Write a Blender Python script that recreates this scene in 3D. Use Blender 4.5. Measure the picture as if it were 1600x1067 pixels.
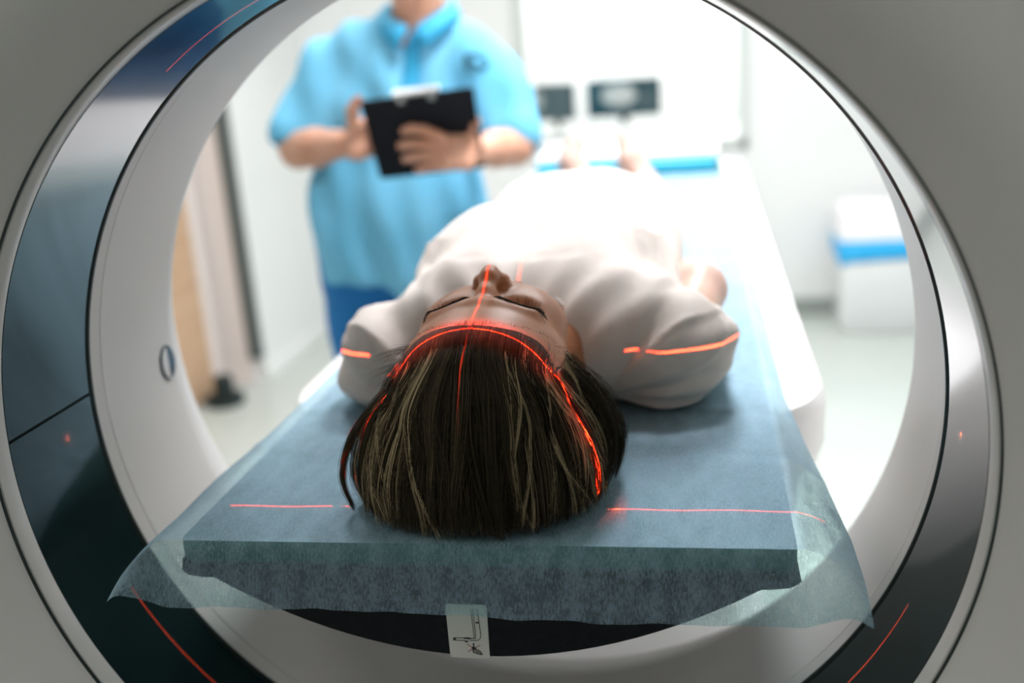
import bpy, math, random
import numpy as np
from mathutils import Vector, Matrix
from mathutils.bvhtree import BVHTree

random.seed(7)
rng = np.random.default_rng(7)
for o in list(bpy.data.objects):
    bpy.data.objects.remove(o)
S = bpy.context.scene
COL = S.collection
PI = math.pi
Z0 = 1.1          # height of the scanner isocentre above the floor

# ------------------------------------------------------------------ camera
cam_d = bpy.data.cameras.new('camera')
cam = bpy.data.objects.new('camera', cam_d)
COL.objects.link(cam)
cam_d.sensor_width = 36.0
cam_d.lens = 36.0
cam_d.clip_start = 0.02
cam_d.dof.use_dof = True
cam_d.dof.focus_distance = 0.775
cam_d.dof.aperture_fstop = 2.5
_y, _p, _r = -0.1891, -0.2878, -0.0756
fw = Vector((math.sin(_y) * math.cos(_p), math.cos(_y) * math.cos(_p), math.sin(_p)))
rt0 = fw.cross(Vector((0, 0, 1))).normalized()
up0 = rt0.cross(fw)
rt = rt0 * math.cos(_r) + up0 * math.sin(_r)
up = -rt0 * math.sin(_r) + up0 * math.cos(_r)
M = Matrix((rt, up, -fw)).transposed().to_4x4()
M.translation = Vector((0.1735, -0.7809, 0.2938 + Z0))
cam.matrix_world = M
S.camera = cam

# ------------------------------------------------------------------ world, exposure, lights
w = bpy.data.worlds.new('world')
S.world = w
w.use_nodes = True
w.node_tree.nodes['Background'].inputs[0].default_value = (0.8, 0.9, 1.0, 1)
w.node_tree.nodes['Background'].inputs[1].default_value = 0.3
S.view_settings.view_transform = 'Standard'
S.view_settings.look = 'None'
S.view_settings.exposure = 0.0
S.view_settings.gamma = 1.0
S.view_settings.use_curve_mapping = False


def area(name, loc, size, power, color=(1, 1, 1), target=None, spread=PI):
    d = bpy.data.lights.new(name, 'AREA')
    d.shape = 'RECTANGLE'
    d.size, d.size_y = size
    d.energy = power
    d.color = color
    d.spread = spread
    o = bpy.data.objects.new(name, d)
    COL.objects.link(o)
    o.location = (loc[0], loc[1], loc[2] + Z0)
    if target:
        t = Vector(target) + Vector((0, 0, Z0))
        o.rotation_euler = (t - o.location).to_track_quat('-Z', 'Y').to_euler()
    return o


PANELS = [(0.25, 0.98, 20, (1.0, .965, 1.0)), (0.25, 2.35, 44, (.95, .98, 1.0)), (-1.15, 2.3, 20, (1.0, .98, .95)), (1.6, 2.2, 11, (.98, 1.0, .98)),
          (-1.25, -1.0, 7.0, (1.0, .955, .90)), (1.3, -1.3, 2.2, (.92, 1.0, .94))]
for i, (x, y, e, c) in enumerate(PANELS):
    area('panel_lamp', (x, y, 1.66), (0.40 if i == 0 else .56, .40 if i == 0 else 1.16), e, c, spread=math.radians((105, 145)[i] if i < 2 else 170))
area('control_room_lamp', (-0.1, 5.1, 1.3), (1.2, 0.8), 60, (1, .98, .99))


# laser projectors: real point lamps whose nodes pass only a thin fan of light
def laser(name, loc, power, planes, sheath=0.0):
    """planes: list of (axis index, relative strength); the fan is perpendicular to that world axis"""
    d = bpy.data.lights.new(name, 'POINT')
    d.shadow_soft_size = 0.0006
    d.energy = power
    d.color = (1, 1, 1)
    d.use_nodes = True
    nt = d.node_tree
    em = nt.nodes['Emission']
    em.inputs['Color'].default_value = (1.0, 0.03, 0.008, 1)
    tc = nt.nodes.new('ShaderNodeTexCoord')
    sp = nt.nodes.new('ShaderNodeSeparateXYZ')
    nt.links.new(tc.outputs['Normal'], sp.inputs[0])
    acc = None
    for ax, st, wd, *win in planes:
        sq = nt.nodes.new('ShaderNodeMath'); sq.operation = 'MULTIPLY'
        nt.links.new(sp.outputs[ax], sq.inputs[0]); nt.links.new(sp.outputs[ax], sq.inputs[1])
        dv = nt.nodes.new('ShaderNodeMath'); dv.operation = 'MULTIPLY'; dv.inputs[1].default_value = -1.0 / (wd * wd)
        nt.links.new(sq.outputs[0], dv.inputs[0])
        ex = nt.nodes.new('ShaderNodeMath'); ex.operation = 'EXPONENT'
        nt.links.new(dv.outputs[0], ex.inputs[0])
        mu = nt.nodes.new('ShaderNodeMath'); mu.operation = 'MULTIPLY'; mu.inputs[1].default_value = st
        nt.links.new(ex.outputs[0], mu.inputs[0])
        for wa, lo, hi in win:      # the fan's angular limits
            mr = nt.nodes.new('ShaderNodeMath'); mr.operation = 'COMPARE'
            mr.inputs[1].default_value = (lo + hi) / 2; mr.inputs[2].default_value = (hi - lo) / 2
            nt.links.new(sp.outputs[wa], mr.inputs[0])
            mm = nt.nodes.new('ShaderNodeMath'); mm.operation = 'MULTIPLY'
            nt.links.new(mu.outputs[0], mm.inputs[0]); nt.links.new(mr.outputs[0], mm.inputs[1])
            mu = mm
        last = mu
        if acc is not None:
            ad = nt.nodes.new('ShaderNodeMath'); ad.operation = 'ADD'
            nt.links.new(acc.outputs[0], ad.inputs[0]); nt.links.new(mu.outputs[0], ad.inputs[1])
            last = ad
        acc = last
    nt.links.new(acc.outputs[0], em.inputs['Strength'])
    o = bpy.data.objects.new(name, d)
    COL.objects.link(o)
    o.location = (loc[0], loc[1], loc[2] + Z0)
    return o


LY = -0.045
laser('laser_top', (0.0, LY, 0.3572), 30, [(1, 7.0, .0010, (0, -.46, -.25)), (1, 7.0, .0010, (0, .25, .52)), (1, 30.0, .0014, (0, -.25, .25)), (1, .36, .040, (0, -.20, .26)), (0, 2.6, .0010)])
laser('laser_side_right', (0.3572, LY, 0.0), 30, [(1, 40.0, .0016, (2, -.20, .13)), (1, 70.0, .0018, (2, .45, .66)), (1, 14.0, .0035, (2, -.980, -.88)), (1, .12, .03, (2, -.03, .13)), (2, 9.0, .0013, (1, .62, .86))])
laser('laser_side_left', (-0.3572, LY, 0.0), 30, [(2, 9.0, .0013, (1, .70, .80)), (1, 8.0, .0035, (2, -.980, -.88)), (1, 1.5, .0016, (2, -.05, .05))])


# ------------------------------------------------------------------ materials
def mat(name, color, rough=.5, metal=0, spec=.5, sss=0, sss_col=None, coat=0, emit=None, es=0, trans=0, ior=1.45):
    m = bpy.data.materials.new(name)
    m.use_nodes = True
    b = m.node_tree.nodes['Principled BSDF']
    b.inputs['Base Color'].default_value = (*color, 1)
    b.inputs['Roughness'].default_value = rough
    b.inputs['Metallic'].default_value = metal
    b.inputs['Specular IOR Level'].default_value = spec
    b.inputs['Coat Weight'].default_value = coat
    b.inputs['IOR'].default_value = ior
    b.inputs['Transmission Weight'].default_value = trans
    if sss:
        b.inputs['Subsurface Weight'].default_value = sss
        b.inputs['Subsurface Radius'].default_value = sss_col or (1, .3, .15)
        b.inputs['Subsurface Scale'].default_value = .012
    if emit:
        b.inputs['Emission Color'].default_value = (*emit, 1)
        b.inputs['Emission Strength'].default_value = es
    return m


def noisy(m, c1, c2, scale=(10, 10, 10), detail=4, lo=.3, hi=.7, bump=0, bscale=None, rough=None):
    """mix two colours by object-space noise; optional bump"""
    nt = m.node_tree
    b = nt.nodes['Principled BSDF']
    tc = nt.nodes.new('ShaderNodeTexCoord')
    mp = nt.nodes.new('ShaderNodeMapping'); mp.inputs['Scale'].default_value = scale
    nz = nt.nodes.new('ShaderNodeTexNoise'); nz.inputs['Scale'].default_value = 1; nz.inputs['Detail'].default_value = detail
    rp = nt.nodes.new('ShaderNodeValToRGB')
    rp.color_ramp.elements[0].position = lo; rp.color_ramp.elements[0].color = (*c1, 1)
    rp.color_ramp.elements[1].position = hi; rp.color_ramp.elements[1].color = (*c2, 1)
    nt.links.new(tc.outputs['Object'], mp.inputs[0]); nt.links.new(mp.outputs[0], nz.inputs[0])
    nt.links.new(nz.outputs[0], rp.inputs[0]); nt.links.new(rp.outputs[0], b.inputs['Base Color'])
    if bump:
        n2 = nt.nodes.new('ShaderNodeTexNoise'); n2.inputs['Scale'].default_value = 1; n2.inputs['Detail'].default_value = 6
        m2 = nt.nodes.new('ShaderNodeMapping'); m2.inputs['Scale'].default_value = bscale or scale
        bp = nt.nodes.new('ShaderNodeBump'); bp.inputs['Strength'].default_value = bump; bp.inputs['Distance'].default_value = .002
        nt.links.new(tc.outputs['Object'], m2.inputs[0]); nt.links.new(m2.outputs[0], n2.inputs[0])
        nt.links.new(n2.outputs[0], bp.inputs['Height']); nt.links.new(bp.outputs[0], b.inputs['Normal'])
    return m


M_wall = noisy(mat('wall_paint', (.8, .8, .79), .6), (.79, .80, .79), (.83, .835, .83), (2, 2, 2), bump=.05, bscale=(300, 300, 300))
M_ceil = noisy(mat('ceiling_paint', (.8, .8, .8), .8), (.80, .80, .80), (.83, .83, .83), (3, 3, 3))
M_floor = noisy(mat('vinyl_floor', (.6, .63, .6), .32), (.46, .50, .47), (.51, .54, .51), (1.5, 1.5, 1.5), bump=.03, bscale=(60, 60, 60))
M_white = noisy(mat('gantry_plastic', (.6, .59, .57), .38), (.60, .59, .565), (.63, .62, .60), (3, 3, 3), bump=.02, bscale=(500, 500, 500))
M_bezel = noisy(mat('bezel_plastic', (.6, .6, .58), .30, coat=.2), (.62, .61, .585), (.65, .64, .62), (4, 4, 4))
M_gasket = mat('gasket_rubber', (.012, .022, .02), .4)
M_scanwin = noisy(mat('scan_window_acrylic', (.01, .03, .032), .13, coat=.8, spec=.7), (.006, .018, .019), (.013, .030, .031), (9, 9, 9), detail=6)
M_couch = noisy(mat('couch_plastic', (.85, .84, .85), .35, coat=.2), (.84, .83, .84), (.88, .87, .88), (3, 3, 3))
M_couchg = mat('couch_grey', (.42, .43, .43), .45)
M_carbon = noisy(mat('carbon_cradle', (.008, .009, .012), .5, spec=.15), (.004, .005, .007), (.010, .011, .014), (200, 8, 200))
M_pad = noisy(mat('pad_foam', (.03, .09, .10), .75), (.020, .085, .080), (.035, .12, .11), (40, 40, 40))
M_cyan = mat('cyan_vinyl', (.03, .42, .60), .4)
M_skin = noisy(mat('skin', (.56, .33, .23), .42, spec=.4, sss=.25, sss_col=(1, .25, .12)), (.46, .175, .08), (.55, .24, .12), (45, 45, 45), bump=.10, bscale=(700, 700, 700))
def paint_body_light(m):
    """brighter light on forearms, legs and feet than on the face, painted into the skin colour"""
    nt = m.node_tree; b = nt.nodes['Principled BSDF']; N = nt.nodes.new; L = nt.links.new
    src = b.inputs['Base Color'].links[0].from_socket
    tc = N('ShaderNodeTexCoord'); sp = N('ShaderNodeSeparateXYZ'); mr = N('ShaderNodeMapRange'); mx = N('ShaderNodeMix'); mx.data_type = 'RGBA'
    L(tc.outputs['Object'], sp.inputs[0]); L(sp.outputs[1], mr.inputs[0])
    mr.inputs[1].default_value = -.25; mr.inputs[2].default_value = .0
    L(mr.outputs[0], mx.inputs[0]); L(src, mx.inputs[6]); mx.inputs[7].default_value = (.52, .35, .29, 1)  # lighter colour mixed in away from the head stands in for stronger light
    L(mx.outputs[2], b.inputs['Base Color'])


paint_body_light(M_skin)
M_skin2 = noisy(mat('skin_technician', (.62, .33, .22), .5, spec=.3, sss=.15), (.55, .27, .17), (.68, .38, .27), (14, 14, 14))
M_shirt = noisy(mat('white_cotton', (.66, .63, .60), .85, spec=.15), (.73, .675, .63), (.79, .735, .69), (60, 60, 60), bump=.3, bscale=(900, 900, 900))
M_scrub = noisy(mat('light_blue_scrub', (.16, .55, .78), .8, spec=.2), (.13, .47, .70), (.21, .57, .80), (9, 9, 4))
M_scrub_dk = mat('blue_placket', (.03, .36, .62), .7)
M_trouser = noisy(mat('royal_blue_trousers', (.01, .16, .45), .8), (.005, .14, .42), (.012, .20, .52), (8, 8, 4))
M_legwear = mat('pale_trousers', (.75, .73, .72), .85)
M_black = mat('black_board', (.004, .005, .008), .6, spec=.2)
M_metal = mat('clip_steel', (.5, .5, .52), .25, metal=1)
M_paperw = mat('paper_white', (.8, .85, .9), .8)
M_shoe = mat('shoe_white', (.7, .7, .7), .5)
M_tan = noisy(mat('door_laminate', (.56, .36, .22), .5), (.52, .33, .20), (.62, .41, .27), (2, 2, 25), detail=5)
M_jamb = mat('jamb_paint', (.78, .70, .67), .5)
M_guard = mat('corner_guard', (.10, .12, .12), .4)
M_base = mat('baseboard_grey', (.30, .33, .31), .5)
M_dark = mat('black_rubber', (.01, .02, .02), .5)
M_binw = mat('bin_plastic', (.82, .83, .84), .35)
M_binlid = mat('bin_lid_plastic', (.9, .88, .9), .3)
M_bag = noisy(mat('blue_bag', (.02, .42, .80), .4), (.01, .36, .78), (.05, .50, .88), (20, 20, 20))
M_frame = mat('window_frame_white', (.62, .66, .64), .4)
M_sticker = mat('sticker_paper', (.55, .55, .51), .5)
M_ink = mat('sticker_ink', (.015, .02, .02), .6)
M_redink = mat('sticker_red_ink', (.35, .05, .04), .6)
M_moncase = mat('monitor_case', (.02, .03, .035), .4)
M_desk = mat('desk_laminate', (.75, .75, .75), .4)
M_brow = mat('brow_hair', (.02, .014, .010), .6)
M_lash = mat('eyelash', (.006, .004, .004), .5)
M_lip = mat('lip_skin', (.50, .20, .17), .4)
M_scalp = mat('scalp_hair_base', (.012, .009, .006), .75, spec=.15)
M_diff = mat('lamp_diffuser', (.9, .9, .9), .5, emit=(1, 1, .98), es=2.2)
M_emblem = mat('emblem_thread', (.02, .10, .16), .7)
M_sensor = mat('sensor_dark', (.01, .03, .06), .2, coat=.5)


def glass_mat():
    m = bpy.data.materials.new('window_glass'); m.use_nodes = True
    nt = m.node_tree; nt.nodes.clear()
    out = nt.nodes.new('ShaderNodeOutputMaterial'); mx = nt.nodes.new('ShaderNodeMixShader')
    t = nt.nodes.new('ShaderNodeBsdfTransparent'); t.inputs[0].default_value = (.95, .97, .96, 1)
    g = nt.nodes.new('ShaderNodeBsdfGlossy'); g.inputs['Roughness'].default_value = .02
    f = nt.nodes.new('ShaderNodeFresnel'); f.inputs[0].default_value = 1.5
    nt.links.new(f.outputs[0], mx.inputs[0]); nt.links.new(t.outputs[0], mx.inputs[1]); nt.links.new(g.outputs[0], mx.inputs[2])
    nt.links.new(mx.outputs[0], out.inputs[0])
    return m


M_glass = glass_mat()


def paper_mat():
    """non-woven examination paper: translucent fibres with see-through pores"""
    m = bpy.data.materials.new('nonwoven_paper'); m.use_nodes = True
    nt = m.node_tree; nt.nodes.clear()
    N = nt.nodes.new; L = nt.links.new
    out = N('ShaderNodeOutputMaterial'); mx = N('ShaderNodeMixShader'); m2 = N('ShaderNodeMixShader')
    t = N('ShaderNodeBsdfTransparent'); t.inputs[0].default_value = (.74, .93, .91, 1)
    d = N('ShaderNodeBsdfDiffuse'); tr = N('ShaderNodeBsdfTranslucent')
    d.inputs[0].default_value = (.44, .61, .74, 1); tr.inputs[0].default_value = (.42, .64, .60, 1)
    m2.inputs[0].default_value = .42
    L(d.outputs[0], m2.inputs[1]); L(tr.outputs[0], m2.inputs[2])
    uv = N('ShaderNodeTexCoord')

    def nz(sc, det, s=1):
        mp = N('ShaderNodeMapping'); mp.inputs['Scale'].default_value = sc
        n = N('ShaderNodeTexNoise'); n.inputs['Scale'].default_value = s; n.inputs['Detail'].default_value = det
        L(uv.outputs['UV'], mp.inputs[0]); L(mp.outputs[0], n.inputs[0]); return n
    a = nz((620, 170, 1), 4); b = nz((70, 30, 1), 3); c = nz((1900, 500, 1), 2)

    def mul(x, k, add=0.0):
        q = N('ShaderNodeMath'); q.operation = 'MULTIPLY_ADD'; L(x, q.inputs[0]); q.inputs[1].default_value = k; q.inputs[2].default_value = add; return q.outputs[0]

    def plus(x, y):
        q = N('ShaderNodeMath'); q.operation = 'ADD'; L(x, q.inputs[0]); L(y, q.inputs[1]); q.use_clamp = True; return q.outputs[0]
    fac = plus(plus(mul(a.outputs[0], .75, -.25), mul(b.outputs[0], .55, -.17)), mul(c.outputs[0], .5, -.13))
    lw = N('ShaderNodeLayerWeight'); lw.inputs[0].default_value = .5
    pw = N('ShaderNodeMath'); pw.operation = 'POWER'; L(lw.outputs['Facing'], pw.inputs[0]); pw.inputs[1].default_value = 2.2
    fac = plus(fac, mul(pw.outputs[0], .90))
    L(fac, mx.inputs[0])
    L(t.outputs[0], mx.inputs[1]); L(m2.outputs[0], mx.inputs[2])
    bp = N('ShaderNodeBump'); bp.inputs['Strength'].default_value = .35; bp.inputs['Distance'].default_value = .0006
    L(a.outputs[0], bp.inputs['Height']); L(bp.outputs[0], d.inputs['Normal'])
    gl = N('ShaderNodeBsdfGlossy'); gl.inputs['Roughness'].default_value = .42; gl.inputs[0].default_value = (.55, .78, .98, 1)
    L(bp.outputs[0], gl.inputs['Normal'])
    m3 = N('ShaderNodeMixShader'); L(mul(pw.outputs[0], .27, .01), m3.inputs[0])
    L(mx.outputs[0], m3.inputs[1]); L(gl.outputs[0], m3.inputs[2])
    L(m3.outputs[0], out.inputs[0])
    return m


M_paper = paper_mat()


def hair_mat():
    m = bpy.data.materials.new('hair'); m.use_nodes = True
    nt = m.node_tree
    b = nt.nodes['Principled BSDF']
    at = nt.nodes.new('ShaderNodeAttribute'); at.attribute_name = 'tint'
    rp = nt.nodes.new('ShaderNodeValToRGB')
    e = rp.color_ramp.elements
    e[0].position = 0; e[0].color = (.005, .0035, .002, 1)
    e[1].position = 1; e[1].color = (.62, .49, .29, 1)
    k = e.new(.45); k.color = (.066, .052, .029, 1)
    nt.links.new(at.outputs['Fac'], rp.inputs[0]); nt.links.new(rp.outputs[0], b.inputs['Base Color'])
    b.inputs['Roughness'].default_value = .45
    b.inputs['Specular IOR Level'].default_value = .12
    return m


M_hair = hair_mat()


# ------------------------------------------------------------------ object helpers
def tag(o, label=None, cat=None, group=None, kind=None):
    if label: o['label'] = label
    if cat: o['category'] = cat
    if group: o['group'] = group
    if kind: o['kind'] = kind
    return o


def empty(name, loc, label, cat, group=None):
    o = bpy.data.objects.new(name, None)
    COL.objects.link(o)
    o.location = (loc[0], loc[1], loc[2])
    o.empty_display_size = .1
    bpy.context.view_layer.update()
    return tag(o, label, cat, group)


def link(name, me, m, parent=None, smooth=True):
    o = bpy.data.objects.new(name, me)
    COL.objects.link(o)
    if m: me.materials.append(m)
    if parent is not None:
        o.parent = parent
        root = parent
        off = Vector((0, 0, 0))
        while root is not None:
            off += root.location
            root = root.parent
        # geometry is given in world coordinates: shift it into the parent's frame
        me.transform(Matrix.Translation(-off))
    if smooth and len(me.polygons):
        me.polygons.foreach_set('use_smooth', [True] * len(me.polygons))
        me.set_sharp_from_angle(angle=math.radians(42))
    me.update()
    return o


def mesh(name, V, F, m, parent=None, smooth=True):
    """V in scanner coordinates (origin at isocentre); lifted by Z0"""
    me = bpy.data.meshes.new(name)
    V = np.asarray(V, float).copy()
    V[:, 2] += Z0
    me.from_pydata(V.tolist(), [], [tuple(f) for f in F])
    me.validate()
    return link(name, me, m, parent, smooth)


class MB:
    """collects simple solids into one mesh"""
    def __init__(s): s.V = []; s.F = []

    def add(s, V, F):
        n = len(s.V); s.V += [tuple(v) for v in V]; s.F += [tuple(i + n for i in f) for f in F]; return s

    def box(s, a, b, bev=0.0, rot=None, piv=None):
        x0, y0, z0 = a; x1, y1, z1 = b
        if bev <= 0:
            V = [(x, y, z) for x in (x0, x1) for y in (y0, y1) for z in (z0, z1)]
            F = [(0, 1, 3, 2), (4, 6, 7, 5), (0, 4, 5, 1), (2, 3, 7, 6), (0, 2, 6, 4), (1, 5, 7, 3)]
        else:
            import bmesh
            bm = bmesh.new()
            bmesh.ops.create_cube(bm, size=1)
            for v in bm.verts:
                v.co = Vector(((x0 + x1) / 2 + v.co.x * (x1 - x0), (y0 + y1) / 2 + v.co.y * (y1 - y0), (z0 + z1) / 2 + v.co.z * (z1 - z0)))
            bmesh.ops.bevel(bm, geom=list(bm.edges), offset=bev, segments=3, profile=.5, affect='EDGES')
            V = [tuple(v.co) for v in bm.verts]; bm.verts.index_update()
            F = [tuple(v.index for v in f.verts) for f in bm.faces]
            bm.free()
        if rot is not None:
            R = rot.to_3x3(); p = Vector(piv or ((x0 + x1) / 2, (y0 + y1) / 2, (z0 + z1) / 2))
            V = [tuple(R @ (Vector(v) - p) + p) for v in V]
        return s.add(V, F)

    def loft(s, loops, closed=True, cap=(False, False), ring=True):
        n = len(loops[0]); V = [p for l in loops for p in l]; F = []
        for i in range(len(loops) - 1 + (1 if not closed and False else 0)):
            for j in range(n if ring else n - 1):
                k = (j + 1) % n
                F.append((i * n + j, i * n + k, (i + 1) * n + k, (i + 1) * n + j))
        if cap[0]: F.append(tuple(reversed(range(n))))
        if cap[1]: F.append(tuple((len(loops) - 1) * n + j for j in range(n)))
        return s.add(V, F)

    def tube(s, pts, r, n=8, cap=True):
        pts = [Vector(p) for p in pts]
        if not hasattr(r, '__len__'): r = [r] * len(pts)
        loops = []
        t0 = (pts[1] - pts[0]).normalized()
        nrm = t0.orthogonal().normalized()
        for i, p in enumerate(pts):
            t = (pts[min(i + 1, len(pts) - 1)] - pts[max(i - 1, 0)]).normalized()
            nrm = (nrm - t * nrm.dot(t)).normalized()
            b = t.cross(nrm)
            loops.append([tuple(p + (nrm * math.cos(a) + b * math.sin(a)) * r[i]) for a in np.linspace(0, 2 * PI, n, endpoint=False)])
        return s.loft(loops, cap=(cap, cap))

    def lathe_y(s, prof, n=192, a0=0.0, a1=2 * PI, closed_prof=False):
        """prof: list of (radius, y); revolved about the scanner axis"""
        full = abs(a1 - a0 - 2 * PI) < 1e-6
        ang = np.linspace(a0, a1, n, endpoint=not full)
        pr = list(prof) + ([prof[0]] if closed_prof else [])
        loops = [[(r * math.cos(a), y, r * math.sin(a)) for a in ang] for r, y in pr]
        if full:
            return s.loft(loops)
        s.loft(loops, ring=False)
        if closed_prof:
            base = len(s.V) - len(loops) * n
            k = len(prof)
            s.F.append(tuple(base + i * n for i in range(k)))
            s.F.append(tuple(base + i * n + n - 1 for i in reversed(range(k))))
        return s

    def build(s, name, m, parent=None, smooth=True):
        return mesh(name, s.V, s.F, m, parent, smooth)


# ------------------------------------------------------------------ signed-distance modelling
class Vol:
    def __init__(s, xs, ys, zs):
        s.ax = [np.asarray(a, np.float32) for a in (xs, ys, zs)]
        s.D = np.full([len(a) for a in s.ax], 1.0, np.float32)

    def _win(s, lo, hi):
        sl = []
        for a, l, h in zip(s.ax, lo, hi):
            i = max(int(np.searchsorted(a, l)) - 1, 0); j = min(int(np.searchsorted(a, h)) + 1, len(a))
            if j <= i: return None
            sl.append(slice(i, j))
        X = s.ax[0][sl[0]][:, None, None]; Y = s.ax[1][sl[1]][None, :, None]; Z = s.ax[2][sl[2]][None, None, :]
        return tuple(sl), X, Y, Z

    def _put(s, sl, d, k, op):
        A = s.D[sl]
        if op == 'u':
            if k > 0:
                h = np.maximum(k - np.abs(A - d), 0) / k
                s.D[sl] = np.minimum(A, d) - h * h * k * .25
            else: s.D[sl] = np.minimum(A, d)
        elif op == 's':
            if k > 0:
                h = np.maximum(k - np.abs(A + d), 0) / k
                s.D[sl] = np.maximum(A, -d) + h * h * k * .25
            else: s.D[sl] = np.maximum(A, -d)
        elif op == 'i':
            s.D[sl] = np.maximum(A, d)

    def ell(s, c, r, k=.01, op='u', rot=None):
        c = np.array(c, float); r = np.array(r, float); R = max(r) if rot is not None else None
        e = (np.array([R] * 3) if rot is not None else r) + k + .03
        w_ = s._win(c - e, c + e)
        if w_ is None: return s
        sl, X, Y, Z = w_
        x, y, z = X - c[0], Y - c[1], Z - c[2]
        if rot is not None:
            m = np.array(rot.to_3x3().transposed())
            x, y, z = m[0, 0] * x + m[0, 1] * y + m[0, 2] * z, m[1, 0] * x + m[1, 1] * y + m[1, 2] * z, m[2, 0] * x + m[2, 1] * y + m[2, 2] * z
        k0 = np.sqrt((x / r[0]) ** 2 + (y / r[1]) ** 2 + (z / r[2]) ** 2)
        k1 = np.sqrt((x / r[0] ** 2) ** 2 + (y / r[1] ** 2) ** 2 + (z / r[2] ** 2) ** 2) + 1e-9
        s._put(sl, (k0 * (k0 - 1) / k1).astype(np.float32), k, op)
        return s

    def cap(s, a, b, ra, rb=None, k=.01, op='u', flat=1.0):
        """tapered capsule"""
        rb = ra if rb is None else rb
        a = np.array(a, float); b = np.array(b, float); R = max(ra, rb) + k + .03
        w_ = s._win(np.minimum(a, b) - R, np.maximum(a, b) + R)
        if w_ is None: return s
        sl, X, Y, Z = w_
        ba = b - a; L2 = max(ba @ ba, 1e-9)
        t = np.clip(((X - a[0]) * ba[0] + (Y - a[1]) * ba[1] + (Z - a[2]) * ba[2]) / L2, 0, 1)
        d = np.sqrt((X - a[0] - t * ba[0]) ** 2 + (Y - a[1] - t * ba[1]) ** 2 + (Z - a[2] - t * ba[2]) ** 2) - (ra + (rb - ra) * t)
        s._put(sl, d.astype(np.float32), k, op)
        return s

    def chain(s, pts, rs, k=.01, op='u'):
        for i in range(len(pts) - 1): s.cap(pts[i], pts[i + 1], rs[i], rs[i + 1], k, op)
        return s

    def rbox(s, c, h, r=.02, k=.01, op='u', rot=None):
        c = np.array(c, float); h = np.array(h, float)
        e = (np.array([np.linalg.norm(h)] * 3) if rot is not None else h) + k + .03
        w_ = s._win(c - e, c + e)
        if w_ is None: return s
        sl, X, Y, Z = w_
        x, y, z = X - c[0], Y - c[1], Z - c[2]
        if rot is not None:
            m = np.array(rot.to_3x3().transposed())
            x, y, z = m[0, 0] * x + m[0, 1] * y + m[0, 2] * z, m[1, 0] * x + m[1, 1] * y + m[1, 2] * z, m[2, 0] * x + m[2, 1] * y + m[2, 2] * z
        qx, qy, qz = np.abs(x) - h[0] + r, np.abs(y) - h[1] + r, np.abs(z) - h[2] + r
        d = np.sqrt(np.maximum(qx, 0) ** 2 + np.maximum(qy, 0) ** 2 + np.maximum(qz, 0) ** 2) + np.minimum(np.maximum(np.maximum(qx, qy), qz), 0) - r
        s._put(sl, d.astype(np.float32), k, op)
        return s

    def plane(s, n, d0):
        """keep the side where n.p < d0"""
        X, Y, Z = s.ax[0][:, None, None], s.ax[1][None, :, None], s.ax[2][None, None, :]
        s.D = np.maximum(s.D, (n[0] * X + n[1] * Y + n[2] * Z - d0).astype(np.float32))
        return s

    def disp(s, f, lo=(-9, -9, -9), hi=(9, 9, 9)):
        sl, X, Y, Z = s._win(np.array(lo), np.array(hi))
        s.D[sl] += f(X, Y, Z).astype(np.float32)
        return s

    def mesh(s):
        D = s.D.copy()
        D[[0, -1]] = 1; D[:, [0, -1]] = 1; D[:, :, [0, -1]] = 1
        nx, ny, nz = D.shape
        ins = D < 0
        P = np.zeros((nx - 1, ny - 1, nz - 1, 4), np.float32) if False else None
        cells = {}
        # crossing edges per axis
        cnt = np.zeros((nx - 1, ny - 1, nz - 1), np.int8)
        mixed = np.zeros((nx - 1, ny - 1, nz - 1), bool)
        c8 = [ins[i:nx - 1 + i, j:ny - 1 + j, k:nz - 1 + k] for i in (0, 1) for j in (0, 1) for k in (0, 1)]
        al = c8[0].copy(); an = c8[0].copy()
        for c in c8[1:]: al &= c; an |= c
        mixed = an & ~al
        idx = np.full(mixed.shape, -1, np.int32)
        ci, cj, ck = np.nonzero(mixed)
        idx[ci, cj, ck] = np.arange(len(ci))
        acc = np.zeros((len(ci), 3)); n = np.zeros(len(ci))
        ax = s.ax
        for d in range(3):
            for u in (0, 1):
                for v in (0, 1):
                    o = [0, 0, 0]; q = [a for a in range(3) if a != d]
                    o[q[0]] = u; o[q[1]] = v
                    i0, j0, k0 = ci + o[0], cj + o[1], ck + o[2]
                    e = [0, 0, 0]; e[d] = 1
                    i1, j1, k1 = i0 + e[0], j0 + e[1], k0 + e[2]
                    a = D[i0, j0, k0]; b = D[i1, j1, k1]
                    m = (a < 0) != (b < 0)
                    t = np.where(m, a / np.where(m, a - b, 1), 0)
                    p0 = np.stack([ax[0][i0], ax[1][j0], ax[2][k0]], 1); p1 = np.stack([ax[0][i1], ax[1][j1], ax[2][k1]], 1)
                    acc += (p0 + (p1 - p0) * t[:, None]) * m[:, None]; n += m
        V = acc / n[:, None]
        F = []
        for d in range(3):
            q = [a for a in range(3) if a != d]
            A = ins[tuple(slice(0, -1) if a == d else slice(None) for a in range(3))]
            B = ins[tuple(slice(1, None) if a == d else slice(None) for a in range(3))]
            I = np.nonzero(A != B)
            i = [I[0], I[1], I[2]]
            ok = (i[q[0]] > 0) & (i[q[1]] > 0) & (i[q[0]] < D.shape[q[0]] - 1) & (i[q[1]] < D.shape[q[1]] - 1)
            i = [a[ok] for a in i]
            inside_first = A[i[0], i[1], i[2]]

            def cell(du, dv):
                j = [i[0].copy(), i[1].copy(), i[2].copy()]
                j[q[0]] -= du; j[q[1]] -= dv
                return idx[j[0], j[1], j[2]]
            c = np.stack([cell(1, 1), cell(0, 1), cell(0, 0), cell(1, 0)], 1)
            flip = inside_first if d != 1 else ~inside_first
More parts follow.
